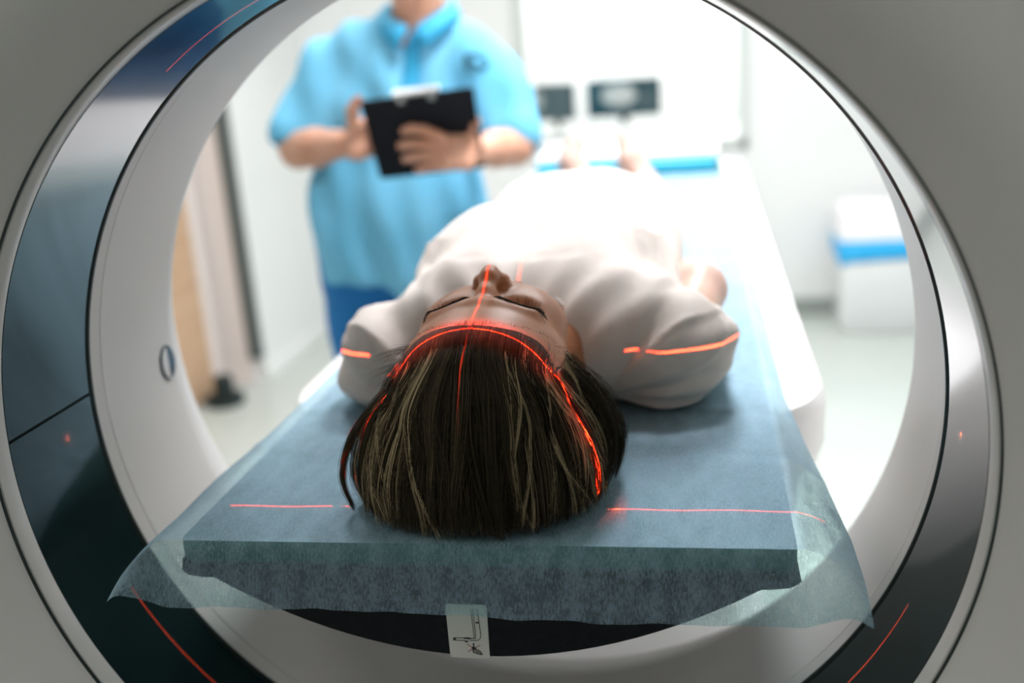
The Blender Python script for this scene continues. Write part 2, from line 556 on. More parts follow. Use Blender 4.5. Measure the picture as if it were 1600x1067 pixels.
            c[~flip] = c[~flip][:, ::-1]
            F.append(c)
        return V, np.concatenate(F)

    def build(s, name, m, parent=None):
        V, F = s.mesh()
        V[:, 2] += Z0
        me = bpy.data.meshes.new(name)
        me.vertices.add(len(V)); me.vertices.foreach_set('co', V.astype(np.float32).ravel())
        me.loops.add(len(F) * 4); me.loops.foreach_set('vertex_index', F.astype(np.int32).ravel())
        me.polygons.add(len(F)); me.polygons.foreach_set('loop_start', np.arange(0, len(F) * 4, 4, dtype=np.int32))
        me.update(calc_edges=True); me.validate()
        o = link(name, me, m, parent, smooth=False)
        me.polygons.foreach_set('use_smooth', [True] * len(me.polygons))
        return o


def axis(*segs):
    """segs: (start, stop, step), joined into one increasing coordinate list"""
    out = []
    for a, b, st in segs:
        n = max(int(round((b - a) / st)), 1)
        out += list(np.linspace(a, b, n, endpoint=False))
    out.append(segs[-1][1])
    return np.array(out)


# ================================================================== ROOM
XL, XR, YN, YF, ZC, ZF = -1.73, 2.2, -2.8, 4.2, 1.7, -1.1
tag(MB().box((XL - .4, YN - .1, ZF - .1), (XR + .1, YF + 1.8, ZF)).build('floor', M_floor, smooth=False), 'pale grey green vinyl floor', kind='structure')
tag(MB().box((XL - .4, YN - .1, ZC), (XR + .1, YF + 1.8, ZC + .1)).build('ceiling', M_ceil, smooth=False), 'white ceiling', kind='structure')
wl = MB().box((XL - .1, 3.3, ZF), (XL, YF, ZC)).box((-2.04, YN, ZF), (-1.94, 3.3, ZC))
tag(wl.build('wall_left', M_wall, smooth=False), 'white wall with a door recess', kind='structure')
tag(MB().box((XR, YN, ZF), (XR + .1, YF, ZC)).build('wall_right', M_wall, smooth=False), 'plain white wall right of the scanner', kind='structure')
tag(MB().box((-2.04, YN - .1, ZF), (XR + .1, YN, ZC)).build('wall_front', M_wall, smooth=False), 'white wall behind the viewer', kind='structure')
# far wall with the window opening
WX0, WX1, WZ0, WZ1 = -.62, .375, -.235, .85
wb = MB().box((-2.04, YF, ZF), (WX0, YF + .12, ZC)).box((WX1, YF, ZF), (XR + .1, YF + .12, ZC)).box((WX0, YF, ZF), (WX1, YF + .12, WZ0)).box((WX0, YF, WZ1), (WX1, YF + .12, ZC))
tag(wb.build('wall_back', M_wall, smooth=False), 'white far wall with the control room window', kind='structure')
tag(MB().box((.40, YF - .018, ZF), (XR, YF, ZF + .085), .004).box((XL, YF - .018, ZF), (.40, YF, ZF + .085), .004).build('baseboard_back', M_base, smooth=False), 'grey skirting at the far wall', kind='structure')
tag(MB().box((XL, 3.3, ZF), (XL + .015, YF - .02, ZF + .06), .004).build('baseboard_left', M_wall, smooth=False), 'white skirting at the left wall', kind='structure')
# observation window
wf = MB()
for a, b in (((WX0 - .03, YF - .02, WZ0 - .04), (WX1 + .04, YF + .05, WZ0)), ((WX0 - .03, YF - .02, WZ1), (WX1 + .04, YF + .05, WZ1 + .04)),
             ((WX0 - .04, YF - .02, WZ0 - .04), (WX0, YF + .05, WZ1 + .04)), ((WX1, YF - .02, WZ0 - .04), (WX1 + .045, YF + .05, WZ1 + .04))):
    wf.box(a, b, .004)
win = tag(wf.build('window_1', M_frame, smooth=False), 'observation window into the bright control room', kind='structure')
MB().box((WX0, YF + .02, WZ0), (WX1, YF + .026, WZ1)).build('pane', M_glass, win, smooth=False)
# control room shell beyond the glass
cr = MB().box((-1.5, 5.95, ZF), (1.2, 6.0, ZC)).box((-1.55, YF + .12, ZF), (-1.5, 6.0, ZC)).box((1.2, YF + .12, ZF), (1.25, 6.0, ZC))
tag(cr.build('wall_control_room', M_wall, smooth=False), 'bright white wall of the control room behind the window', kind='structure')
# door recess
dl = tag(MB().box((-1.94, 2.1, ZF + .01), (-1.90, 3.14, 1.0), .004).build('door_1', M_tan, smooth=False), 'tan wood grain door', kind='structure')
MB().tube([(-1.90, 2.25, -.05), (-1.86, 2.25, -.05), (-1.86, 2.37, -.05)], .009).build('door_handle', M_metal, dl)
jb = MB().box((-1.94, 3.14, ZF), (-1.90, 3.22, 1.04)).box((-1.94, 2.04, ZF), (-1.90, 2.1, 1.04)).box((-1.94, 2.04, 1.0), (-1.90, 3.22, 1.07)).box((-1.94, 3.27, ZF), (-1.78, 3.30, 1.3), .005)
tag(jb.build('trim_1', M_jamb, smooth=False), 'pale pinkish door jamb', kind='structure')
tag(MB().box((-1.785, 3.262, -.98), (-1.725, 3.30, 1.3), .005).build('trim_2', M_guard, smooth=False), 'dark vertical corner guard beside the door', kind='structure')

# black rubber door stop
st = empty('door_stop', (-1.80, 3.02, 0), 'small black door stop on the floor by the tan door', 'door stop')


def disc_z(mb, c, prof, n=32):
    """lathe about a vertical axis; prof: (radius, z)"""
    loops = [[(c[0] + r * math.cos(a), c[1] + r * math.sin(a), z) for a in np.linspace(0, 2 * PI, n, endpoint=False)] for r, z in prof]
    return mb.loft(loops, cap=(True, True))


disc_z(MB(), (-1.80, 3.02), [(.075, ZF), (.08, ZF + .01), (.078, ZF + .04), (.05, ZF + .05)]).build('base', M_dark, st)
disc_z(MB(), (-1.80, 3.02), [(.04, ZF + .05), (.042, ZF + .06), (.042, ZF + .11), (.036, ZF + .125)]).build('bumper', M_dark, st)

# ceiling lights (the lamps themselves are set at the top)
pos = ['above the patient couch, nearer the scanner', 'above the far end of the couch', 'above the technician', 'at the right of the room', 'behind the viewer on the left', 'behind the viewer on the right']
for (x, y, e, c), w_ in zip(PANELS, pos):
    t = empty('ceiling_light', (x, y, ZC + Z0), 'flat white ceiling panel light ' + w_, 'ceiling light', 'ceiling panel lights')
    hl = .31 if w_ is pos[0] else .61
    MB().box((x - .31, y - hl, ZC - .03), (x - .285, y + hl, ZC)).box((x + .285, y - hl, ZC - .03), (x + .31, y + hl, ZC)).box((x - .31, y - hl, ZC - .03), (x + .31, y - hl + .025, ZC)).box((x - .31, y + hl - .025, ZC - .03), (x + .31, y + hl, ZC)).build('frame', M_frame, t, smooth=False)
    MB().box((x - .285, y - hl + .025, ZC - .022), (x + .285, y + hl - .025, ZC - .012)).build('diffuser', M_diff, t, smooth=False)

# ------------------------------------------------------------------ control room desk and monitors
dk = empty('desk', (-.15, 4.7, 0), 'white desk behind the control room window', 'desk')
MB().box((-.95, 4.42, -.28), (.65, 5.05, -.25), .005).build('desktop', M_desk, dk)
for x in (-.9, .6):
    MB().box((x - .02, 4.45, ZF), (x + .02, 5.0, -.28)).build('leg', M_desk, dk, smooth=False)


def monitor(cx, cy, cz, w_, h_, ang, label, ovals):
    t = empty('monitor', (cx, cy, cz - h_ / 2 + Z0 - .09), label, 'monitor')
    R = Matrix.Rotation(ang, 4, 'Z'); pv = (cx, cy, cz)
    MB().box((cx - w_ / 2, cy, cz - h_ / 2), (cx + w_ / 2, cy + .03, cz + h_ / 2), .006, rot=R, piv=pv).build('case', M_moncase, t)
    m = bpy.data.materials.new('scan_image'); m.use_nodes = True
    nt = m.node_tree; b = nt.nodes['Principled BSDF']; N = nt.nodes.new; L = nt.links.new
    tc = N('ShaderNodeTexCoord')
    base = None
    for (u, v, ru, rv, bright) in ovals:
        mp = N('ShaderNodeMapping'); mp.vector_type = 'POINT'
        mp.inputs['Location'].default_value = (-u / ru, -v / rv, 0); mp.inputs['Scale'].default_value = (1 / ru, 1 / rv, 0)
        ln = N('ShaderNodeVectorMath'); ln.operation = 'LENGTH'
        L(tc.outputs['UV'], mp.inputs[0]); L(mp.outputs[0], ln.inputs[0])
        r = N('ShaderNodeMapRange'); r.interpolation_type = 'SMOOTHSTEP'
        r.inputs[1].default_value = .8; r.inputs[2].default_value = 1.05; r.inputs[3].default_value = bright; r.inputs[4].default_value = 0
        L(ln.outputs[1], r.inputs[0])
        if base is None: base = r.outputs[0]
        else:
            a = N('ShaderNodeMath'); a.operation = 'MAXIMUM'; L(base, a.inputs[0]); L(r.outputs[0], a.inputs[1]); base = a.outputs[0]
    mix = N('ShaderNodeMix'); mix.data_type = 'RGBA'
    mix.inputs[6].default_value = (.012, .065, .085, 1); mix.inputs[7].default_value = (.75, .78, .76, 1)
    L(base, mix.inputs[0])
    b.inputs['Base Color'].default_value = (.004, .01, .012, 1); b.inputs['Roughness'].default_value = .3
    L(mix.outputs[2], b.inputs['Emission Color']); b.inputs['Emission Strength'].default_value = .85
    sb = MB().box((cx - w_ / 2 + .010, cy - .003, cz - h_ / 2 + .012), (cx + w_ / 2 - .010, cy + .001, cz + h_ / 2 - .010), rot=R, piv=pv)
    o = sb.build('screen', m, t, smooth=False)
    uvl = o.data.uv_layers.new(name='UVMap')
    Ri = R.to_3x3().transposed()
    for lp in o.data.loops:
        p = o.data.vertices[lp.vertex_index].co + t.location - Vector((cx, cy, cz + Z0))
        p = Ri @ p
        uvl.data[lp.index].uv = (p.x / w_, p.z / h_)
    MB().box((cx - .02, cy + .03, cz - h_ / 2 - .05), (cx + .02, cy + .05, cz), .004, rot=R, piv=pv).build('neck', M_moncase, t)
    MB().box((cx - .09, cy - .03, -.25), (cx + .09, cy + .12, -.238), .003, rot=R, piv=(cx, cy, -.25)).build('foot', M_moncase, t)


monitor(-.19, 4.70, -.048, .385, .19, .0, 'wide dark monitor showing a pale oval head scan, behind the window', [(-.06, .08, .25, .31, .95), (.33, .05, .08, .3, .12)])
monitor(-.56, 4.72, -.050, .24, .19, -.42, 'smaller dark monitor turned aside, half hidden by the blue sleeve', [(-.38, .05, .13, .25, .6)])

# ------------------------------------------------------------------ waste bin
bn = empty('waste_bin', (.98, 3.98, 0), 'white waste bin with a bright blue bag rim on the floor', 'bin')


def rrect(cx, cy, hx, hy, r, z, n=8):
    P = []
    for qx, qy, a0 in ((1, 1, 0), (-1, 1, PI / 2), (-1, -1, PI), (1, -1, 1.5 * PI)):
        for a in np.linspace(a0, a0 + PI / 2, n):
            P.append((cx + qx * (hx - r) + r * math.cos(a), cy + qy * (hy - r) + r * math.sin(a), z))
    return P


MB().loft([rrect(.98, 3.98, .16, .12, .03, ZF), rrect(.98, 3.98, .175, .135, .03, ZF + .02), rrect(.98, 3.98, .185, .145, .035, -.72)], cap=(True, True)).build('body', M_binw, bn)
bb = MB(); lo = []
for z, g in ((-.765, .189), (-.755, .194), (-.715, .194), (-.68, .192), (-.672, .188)):
    l = rrect(.98, 3.98, g, g - .04, .035, z, 10)
    lo.append([(x, y, z_ - (.018 * math.sin(i * .33) if z < -.75 else 0)) for i, (x, y, z_) in enumerate(l)])
bb.loft(lo, cap=(True, True)).build('bag_rim', M_bag, bn)
MB().loft([rrect(.98, 3.98, .19, .15, .035, -.672), rrect(.98, 3.98, .192, .152, .035, -.60), rrect(.98, 3.98, .185, .145, .04, -.545), rrect(.98, 3.98, .15, .11, .05, -.52)], cap=(True, True)).build('lid', M_binlid, bn)

# ================================================================== GANTRY
ga = empty('ct_scanner', (0, 0, 0), 'large white ring shaped CT scanner with a dark glossy inner band', 'scanner')
NS = 256
ANG = np.linspace(0, 2 * PI, NS, endpoint=False)


def circ(r, y): return [(r * math.cos(a), y, r * math.sin(a)) for a in ANG]


def sup(hx, z0, z1, y, e=6.0):
    cz, hz = (z0 + z1) / 2, (z1 - z0) / 2
    out = []
    for a in ANG:
        c, s_ = math.cos(a), math.sin(a)
        k = (abs(c) ** e + abs(s_) ** e) ** (-1 / e)
        out.append((hx * c * k, y, cz + hz * s_ * k))
    return out


hs = [circ(r, y) for r, y in ((.3655, -.120), (.3625, -.131), (.3632, -.1355), (.366, -.139), (.372, -.146), (.381, -.158), (.391, -.171), (.400, -.180), (.412, -.187), (.43, -.192), (.47, -.198), (.54, -.210), (.60, -.216))]
hs += [sup(.95, -.95, .72, -.222), sup(1.04, -1.05, .82, -.215), sup(1.075, -1.085, .855, -.19), sup(1.09, -1.1, .87, -.14), sup(1.09, -1.1, .87, .40), sup(1.07, -1.09, .85, .44)]
MB().loft(hs).build('front_cover', M_white, ga)
rs_ = [sup(1.07, -1.09, .85, .44), sup(1.0, -1.0, .78, .455)] + [circ(r, y) for r, y in ((.70, .45), (.62, .435), (.54, .395), (.47, .335), (.42, .27), (.39, .215), (.375, .185), (.3685, .170), (.3665, .160))]
MB().loft(rs_).build('rear_cover', M_white, ga)
MB().lathe_y([(.3665, .160), (.3655, .12), (.3625, .040), (.3612, .0245), (.3632, .0238), (.3632, .0228), (.3606, .0222), (.3600, .004), (.364, .004)], NS).build('bore_liner', M_white, ga)
MB().lathe_y([(.364, -.1325), (.3608, -.1320), (.3600, -.1305), (.3592, -.1175), (.3594, -.1168), (.364, -.1166)], NS).build('bezel_ring', M_bezel, ga)
for name, prof in (('outer_gasket', [(.364, -.1352), (.3617, -.1348), (.3617, -.1330), (.364, -.1325)]),
                   ('inner_gasket', [(.364, -.0035), (.3592, -.003), (.3578, -.0010), (.3578, .0022), (.3592, .0042), (.364, .0045)])):
    MB().lathe_y(prof, NS).build(name, M_gasket, ga)
MB().lathe_y([(.3632, -.118), (.3632, -.002)], NS).build('window_backing', M_gasket, ga)
ja, jb_ = math.radians(176.9), math.radians(3.1)
g = math.radians(.22)
MB().lathe_y([(.3625, -.1165), (.3590, -.1163), (.3588, -.060), (.3590, -.0037), (.3625, -.0035)], 320, ja + g, ja + 2 * PI - g, True).build('scan_window', M_scanwin, ga)
# small oval sensor cover on the far lip of the bore
sx, sy, sz = -.3652, .146, .0
el = [(sx, sy + .0125 * math.cos(a), sz + .017 * math.sin(a)) for a in np.linspace(0, 2 * PI, 41)]
MB().tube(el, .0014, 6, cap=False).build('sensor_rim', M_sensor, ga)
for nm, sg, m in (('sensor_cover', -1, M_bezel), ('sensor_lens', 1, M_sensor)):
    h = [(sy + sg * .012 * math.cos(a), sz + .0165 * math.sin(a)) for a in np.linspace(-PI / 2, PI / 2, 20)]
    MB().loft([[(sx - .001, y, z) for y, z in h], [(sx + .0012, y, z) for y, z in h]], cap=(True, True)).build(nm, m, ga)

# ================================================================== COUCH
co = empty('patient_couch', (0, 1.3, 0), 'long white motorised patient couch reaching into the scanner bore', 'couch')


def couch_section(y, w, inset=0):
    half = [(0, -.185), (.08, -.178), (.15, -.158), (.21, -.122), (.232, -.103), (.246, -.096), (w - .022, -.095), (w - .006, -.101), (w, -.115), (w, -.165), (w - .008, -.185), (w - .03, -.197), (.15, -.20), (0, -.20)]
    P = half + [(-x, z) for x, z in reversed(half[1:-1])]
    return [(x, y, z) for x, z in P]


cs = []
y0, rr = .235, .12
for y in list(y0 + rr * (1 - np.cos(np.linspace(0.0, PI / 2, 14)))) + [.6, 1.2, 1.9, 2.28, 2.34]:
    w_ = .312 - (rr - math.sqrt(max(rr * rr - (rr - min(y - y0, rr)) ** 2, 0))) * .85
    if y > 2.3: w_ -= .03
    cs.append(couch_section(y, w_))
MB().loft(cs, cap=(True, True)).build('couch_top', M_couch, co)
us = []
for y, k in ((.275, .06), (.30, .03), (.36, .0), (.42, -.004), (.7, -.004), (1.4, -.004), (2.2, -.004), (2.25, .01)):
    w_ = .285 - k
    half = [(0, -.2), (w_ - .01, -.2), (w_, -.21), (w_ - .004, -.265), (w_ - .05, -.30), (0, -.31)]
    us.append([(x, y, z) for x, z in half + [(-x, z) for x, z in reversed(half[1:-1])]])
MB().loft(us, cap=(True, True)).build('undercarriage', M_couchg, co)
MB().box((-.24, .85, -.85), (.24, 2.05, -.30), .03).build('pedestal', M_couch, co)
MB().box((-.30, .70, -1.1), (.30, 2.2, -.84), .04).build('base', M_couch, co)
# cradle: shallow carbon trough that slides into the bore
cr_ = []
for y in (-.102, -.098, .4, 1.2, 2.25):
    sh = .0 if y > -.1 else .003
    half = [(.0, -.090), (.236, -.090), (.2405 - sh, -.0885), (.2425 - sh, -.0985), (.238 - sh, -.1015), (.224, -.1030)]
    half += [(x, -.170 + 1.40 * x * x + sh) for x in np.linspace(.214, .0, 15)]
    cr_.append([(x, y, z) for x, z in half + [(-x, z) for x, z in reversed(half[1:-1])]])
cradle = MB().loft(cr_, cap=(True, True)).build('cradle', M_carbon, co)


# warning sticker on the cradle's end, with its pictogram
def suv(px, py):
    u = 0.0; v = 0.0
    for _ in range(4):
        v = (py - 160 - 25 * u) / 765; u = (px - 400 - 55 * v) / 622
    return (-.0245 + u * .0325, -.1215 - v * .0475)


yS = -.1026
stk = MB()
c4 = [suv(400, 160), suv(1025, 190), suv(1060, 950), suv(455, 925)]
lp0, lp1 = [], []
cx_, cz_ = np.mean([c[0] for c in c4]), np.mean([c[1] for c in c4])
for i, (x, z) in enumerate(c4):
    q = .0018
    sx_, sz_ = (1 if x > cx_ else -1), (1 if z > cz_ else -1)
    base = {(-1, 1): PI / 2, (1, 1): 0, (1, -1): -PI / 2, (-1, -1): PI}[(sx_, sz_)]
    for a in np.linspace(base + PI / 2, base, 5):
        lp0.append((x - sx_ * q + q * math.cos(a), yS + .0006, z - sz_ * q + q * math.sin(a)))
lp1 = [(x, yS, z) for x, _, z in lp0]
sticker = stk.loft([lp0, lp1], cap=(True, True)).build('sticker', M_sticker, co, smooth=False)
sticker['label'] = 'white warning sticker with a line pictogram and a crossed out foot'


def ink(mb, pts, wd):
    P = [suv(*p) for p in pts]
    for (x0, z0), (x1, z1) in zip(P[:-1], P[1:]):
        d = Vector((x1 - x0, z1 - z0)); n = Vector((-d.y, d.x)).normalized() * wd / 2
        a = [(x0 + n.x, z0 + n.y), (x0 - n.x, z0 - n.y), (x1 - n.x, z1 - n.y), (x1 + n.x, z1 + n.y)]
        mb.loft([[(x, yS - .0001, z) for x, z in a], [(x, yS - .0003, z) for x, z in a]], cap=(True, True))


def blob(mb, pts):
    P = [suv(*p) for p in pts]
    mb.loft([[(x, yS - .0001, z) for x, z in P], [(x, yS - .00035, z) for x, z in P]], cap=(True, True))


ik = MB()
ink(ik, [(790, 230), (795, 310), (828, 640)], .0004); ink(ik, [(815, 230), (825, 310), (852, 630), (838, 668)], .0004)
ink(ik, [(880, 230), (895, 310), (906, 430), (930, 600), (922, 650), (900, 675), (870, 684), (760, 684)], .0004)
ink(ik, [(510, 640), (660, 645), (828, 655), (828, 640)], .0004); ink(ik, [(510, 674), (700, 684)], .0004)
blob(ik, [(855, 420), (905, 422), (905, 440), (855, 438)]); blob(ik, [(508, 640), (545, 640), (545, 674), (508, 674)])
blob(ik, [(660, 640), (750, 640), (790, 660), (760, 665), (665, 655)]); blob(ik, [(676, 686), (745, 688), (712, 714)])
blob(ik, [(805, 722), (828, 722), (824, 770), (855, 800), (812, 812), (778, 790), (808, 768)])
blob(ik, [(800, 800), (815, 800), (820, 850), (808, 858)])
ink(ik, [(805, 830), (850, 812), (900, 830), (940, 870), (945, 888), (915, 885), (860, 868), (812, 858), (805, 830)], .0006)
ink(ik, [(835, 838), (900, 858), (925, 880)], .0005); ink(ik, [(860, 825), (850, 860)], .0004); ink(ik, [(890, 835), (880, 868)], .0004)
ink(ik, [(845, 245), (870, 245)], .0003); ink(ik, [(850, 300), (870, 312)], .0004)
ik.build('pictogram', M_ink, sticker, smooth=False)
rk = MB()
ink(rk, [(720, 740), (925, 842)], .0004); ink(rk, [(728, 842), (922, 750)], .0004)
rk.build('red_cross', M_redink, sticker, smooth=False)

# pad
pd = [rrect(0, 0, .240, 1.0, .012, 0, 5)]
loops = []
for z, k in ((-.0895, .004), (-.088, .0), (-.074, .0), (-.0712, .0012), (-.0702, .005)):
    loops.append([(x, 1.073 + y * 1.0, z) for x, y, _ in rrect(0, 0, .240 - k, 1.176 - k, .012, 0, 6)])
tag(MB().loft(loops, cap=(True, True)).build('couch_pad', M_pad, None), 'thin dark teal foam pad lying on the couch under the paper', 'pad')

# foot bolster with cyan front
bo = empty('foot_bolster', (0, 2.0, Z0 - .07), 'cyan vinyl foot bolster across the far end of the couch', 'bolster')
MB().box((-.235, 1.86, -.0695), (.225, 2.2, -.034), .008).build('block', M_cyan, bo)
MB().box((-.240, 1.885, -.0335), (.23, 2.235, -.012), .006).build('cover', M_couch, bo)['label'] = 'white paper cover on top of the bolster'

# ------------------------------------------------------------------ examination paper
HW, YE = .2435, -.106
ov = lambda v, side: (.014 + .029 * max(0, min(1, (.22 - v) / .26)) ** 1.3) if side > 0 else (.010 + .030 * max(0, min(1, (.16 - v) / .24)) ** 1.2)
us_ = np.concatenate([np.linspace(-1.25, -1, 16), np.linspace(-.985, .985, 110), np.linspace(1, 1.25, 16)])
vs_ = np.concatenate([np.linspace(-.070, 0, 26), np.linspace(.004, .5, 90), np.linspace(.515, 1.962, 90)])
PV, PU = [], []
for v in vs_:
    yv = YE + max(v, 0)
    b = max(-v, 0) * (.87 + .03 * math.sin(9 * 1.0))
    for u in us_:
        side = 1 if u > 0 else -1
        a = max(abs(u) - 1, 0) / .25 * ov(yv, side)
        # slightly uneven lower edge
        bb_ = b * (.88 + .018 * math.sin(u * 3.1 + .6) + .006 * math.sin(u * 17) + .004 * math.sin(u * 53)) * (1.0 + .06 * (u > 0) * u)
        x = side * (min(abs(u), 1) * HW + a * .97)
        gg = min(a / .035, 1); gg = gg * gg * (3 - 2 * gg)
        y = yv - bb_ * (.30 + .42 * gg + .02 * math.sin(u * 5))
        za = a * a * (14 if side < 0 else 9) + a * (.0 if side < 0 else .22)
        zb = bb_ * .93 * (1 - .52 * gg)
        z = -.0682 - math.hypot(za, zb)
        # wrinkles
        top = 1 if v > 0 else 0
        z += top * (.0006 * math.sin(yv * 46 + 2.2 * math.sin(u * 2.6)) + .0004 * math.sin(u * 19 + yv * 23))
        if top and 0 < yv < .3 and abs(u) > .45:
            z += .0012 * max(0, math.sin((yv - .2) * 60 + u * 4)) ** 6
        if not top:
            y += bb_ * .02 * math.sin(u * 23 + 1.3) * (1 - gg)
        PV.append((x, y, z)); PU.append((u * HW, yv if v > 0 else YE + v))
nu = len(us_)
PF = [(i * nu + j, i * nu + j + 1, (i + 1) * nu + j + 1, (i + 1) * nu + j) for i in range(len(vs_) - 1) for j in range(nu - 1)]
pp = mesh('examination_paper', PV, PF, M_paper)
uvl = pp.data.uv_layers.new(name='UVMap')
for lp in pp.data.loops: uvl.data[lp.index].uv = PU[lp.vertex_index]
pp.data.polygons.foreach_set('use_smooth', [True] * len(pp.data.polygons))
tag(pp, 'translucent pale blue non-woven paper sheet draped over the couch pad', 'paper sheet')

# ================================================================== PATIENT
V3 = Vector


def patient_body():
    v = Vol(axis((-.29, -.095, .0065), (-.095, .095, .0019), (.095, .291, .0065)),
            axis((-.125, .13, .0019), (.13, 1.60, .0065)),
            axis((-.075, .135, .0019)))
    # ---- head, lying face up, crown towards the viewer
    v.ell((0, -.012, .006), (.071, .086, .0755), 0)
    v.ell((0, -.018, .030), (.064, .062, .054), .02)
    v.ell((0, .030, .034), (.058, .064, .050), .03)
    v.ell((0, .072, .042), (.040, .045, .044), .03)
    v.ell((0, .103, .050), (.019, .016, .021), .02)           # chin
    for s in (-1, 1):
        v.cap((s * .050, .060, .005), (s * .018, .100, .040), .018, .014, .02)     # jaw line
        v.ell((s * .038, .042, .056), (.019, .020, .017), .016)    # cheekbone
        v.ell((s * .027, .062, .062), (.025, .030, .0235), .02)
        v.ell((s * .042, .046, .056), (.016, .022, .018), .016)
        v.cap((s * .010, .0050, .0855), (s * .040, .0085, .0765), .0075, .0062, .010)   # brow ridge
        v.ell((s * .0295, .0215, .0890), (.0165, .0105, .0135), .010, 's')             # eye socket
        v.ell((s * .0300, .0225, .0655), (.0140, .0115, .0130), .004)               # closed eye
        v.cap((s * .018, .0250, .0765), (s * .042, .0240, .0715), .0010, .0010, .0025, 's')    # lid line
        v.ell((s * .070, .032, .000), (.009, .020, .028), .006)     # ear
        v.ell((s * .076, .030, .004), (.005, .011, .014), .006, 's')
    # nose
    v.chain([(0, .008, .0845), (0, .026, .0920), (0, .044, .1015), (0, .0515, .1030)], [.0066, .0064, .0066, .0082], .008)
    for s in (-1, 1):
        v.ell((s * .0098, .0545, .0955), (.0066, .0085, .0072), .005)
        v.ell((s * .0065, .0600, .0975), (.0036, .0055, .0050), .003, 's')
    v.cap((0, .060, .090), (0, .070, .087), .004, .005, .006)
    # lips
    v.cap((-.018, .079, .082), (0, .076, .090), .0038, .0055, .006); v.cap((.018, .079, .082), (0, .076, .090), .0038, .0055, .006)
    v.cap((-.015, .085, .082), (.015, .085, .082), .0062, .0062, .006)
    v.cap((-.022, .0812, .086), (.022, .0812, .086), .0012, .0012, .003, 's')
    # ---- neck, trunk
    v.cap((0, .060, -.008), (0, .175, -.012), .050, .052, .03)
    v.ell((0, .215, -.010), (.125, .060, .050), .05)
    v.ell((0, .33, .008), (.142, .16, .074), .05)
    v.ell((0, .55, .004), (.132, .20, .070), .05)
    v.ell((0, .74, .000), (.148, .14, .066), .05)
    for s in (-1, 1):
        v.ell((s * .065, .36, .055), (.052, .055, .034), .03)
        v.ell((s * .132, .218, -.022), (.040, .044, .036), .03)
        if s > 0:
            v.chain([(.136, .222, -.030), (.158, .33, -.030), (.176, .430, -.012)], [.032, .030, .029], .02)
            v.chain([(.176, .430, -.010), (.164, .52, -.028), (.146, .635, -.044)], [.031, .030, .022], .012)
        else:
            v.chain([(-.134, .222, -.034), (-.150, .33, -.040), (-.160, .445, -.041)], [.030, .027, .026], .02)
            v.chain([(-.160, .445, -.041), (-.156, .52, -.042), (-.144, .635, -.046)], [.026, .027, .021], .012)
        v.rbox((s * .140, .685, -.050), (.036, .040, .013), .012, .012, rot=Matrix.Rotation(s * .3, 4, 'Z'))
        for i, (dx, L) in enumerate(((-.027, .060), (-.009, .070), (.010, .066), (.027, .052))):
            bx, by = s * (.130 + dx), .722
            v.chain([(bx, by, -.050), (bx - s * .012, by + L * .55, -.050), (bx - s * .020, by + L, -.056)], [.0095, .0088, .0078], .003)
        v.chain([(s * .165, .675, -.048), (s * .186, .705, -.050), (s * .186, .732, -.054)], [.012, .0105, .009], .004)
        # legs
        v.chain([(s * .080, .78, -.010), (s * .074, 1.08, -.028), (s * .072, 1.16, -.030), (s * .070, 1.28, -.032), (s * .067, 1.46, -.036)], [.050, .035, .034, .031, .024], .03)
        fx = -.034 + s * .066
        v.ell((s * .067 - .005, 1.485, -.040), (.030, .032, .029), .015)
        v.chain([(s * .067 - .005, 1.475, -.03), (fx, 1.505, .015), (fx - s * .003, 1.525, .050)], [.030, .028, .020], .015)
        for i in range(5):
            tx = fx - s * .022 + s * i * .0115
            v.cap((tx, 1.518, .045 - i * .003), (tx, 1.530, .068 - i * .006), .0105 if i == 0 else .0075, .009 if i == 0 else .0062, .003)
    return v


person = empty('person', (0, .4, Z0 - .068), 'person lying on their back on the couch in a white shirt, head towards the viewer', 'person')
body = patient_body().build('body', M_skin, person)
body_bvh = BVHTree.FromPolygons([p.co + V3((0, .4, Z0 - .068)) for p in body.data.vertices], [tuple(p.vertices) for p in body.data.polygons])


def hit_down(x, y, z=.2):
    h = body_bvh.ray_cast(V3((x, y, z + Z0)), V3((0, 0, -1)))
    return h[0] - V3((0, 0, Z0)), h[1]


def hit_from(o, d):
    h = body_bvh.ray_cast(V3(o) + V3((0, 0, Z0)), V3(d).normalized())
    if h[0] is None: return None, None
    return h[0] - V3((0, 0, Z0)), h[1]


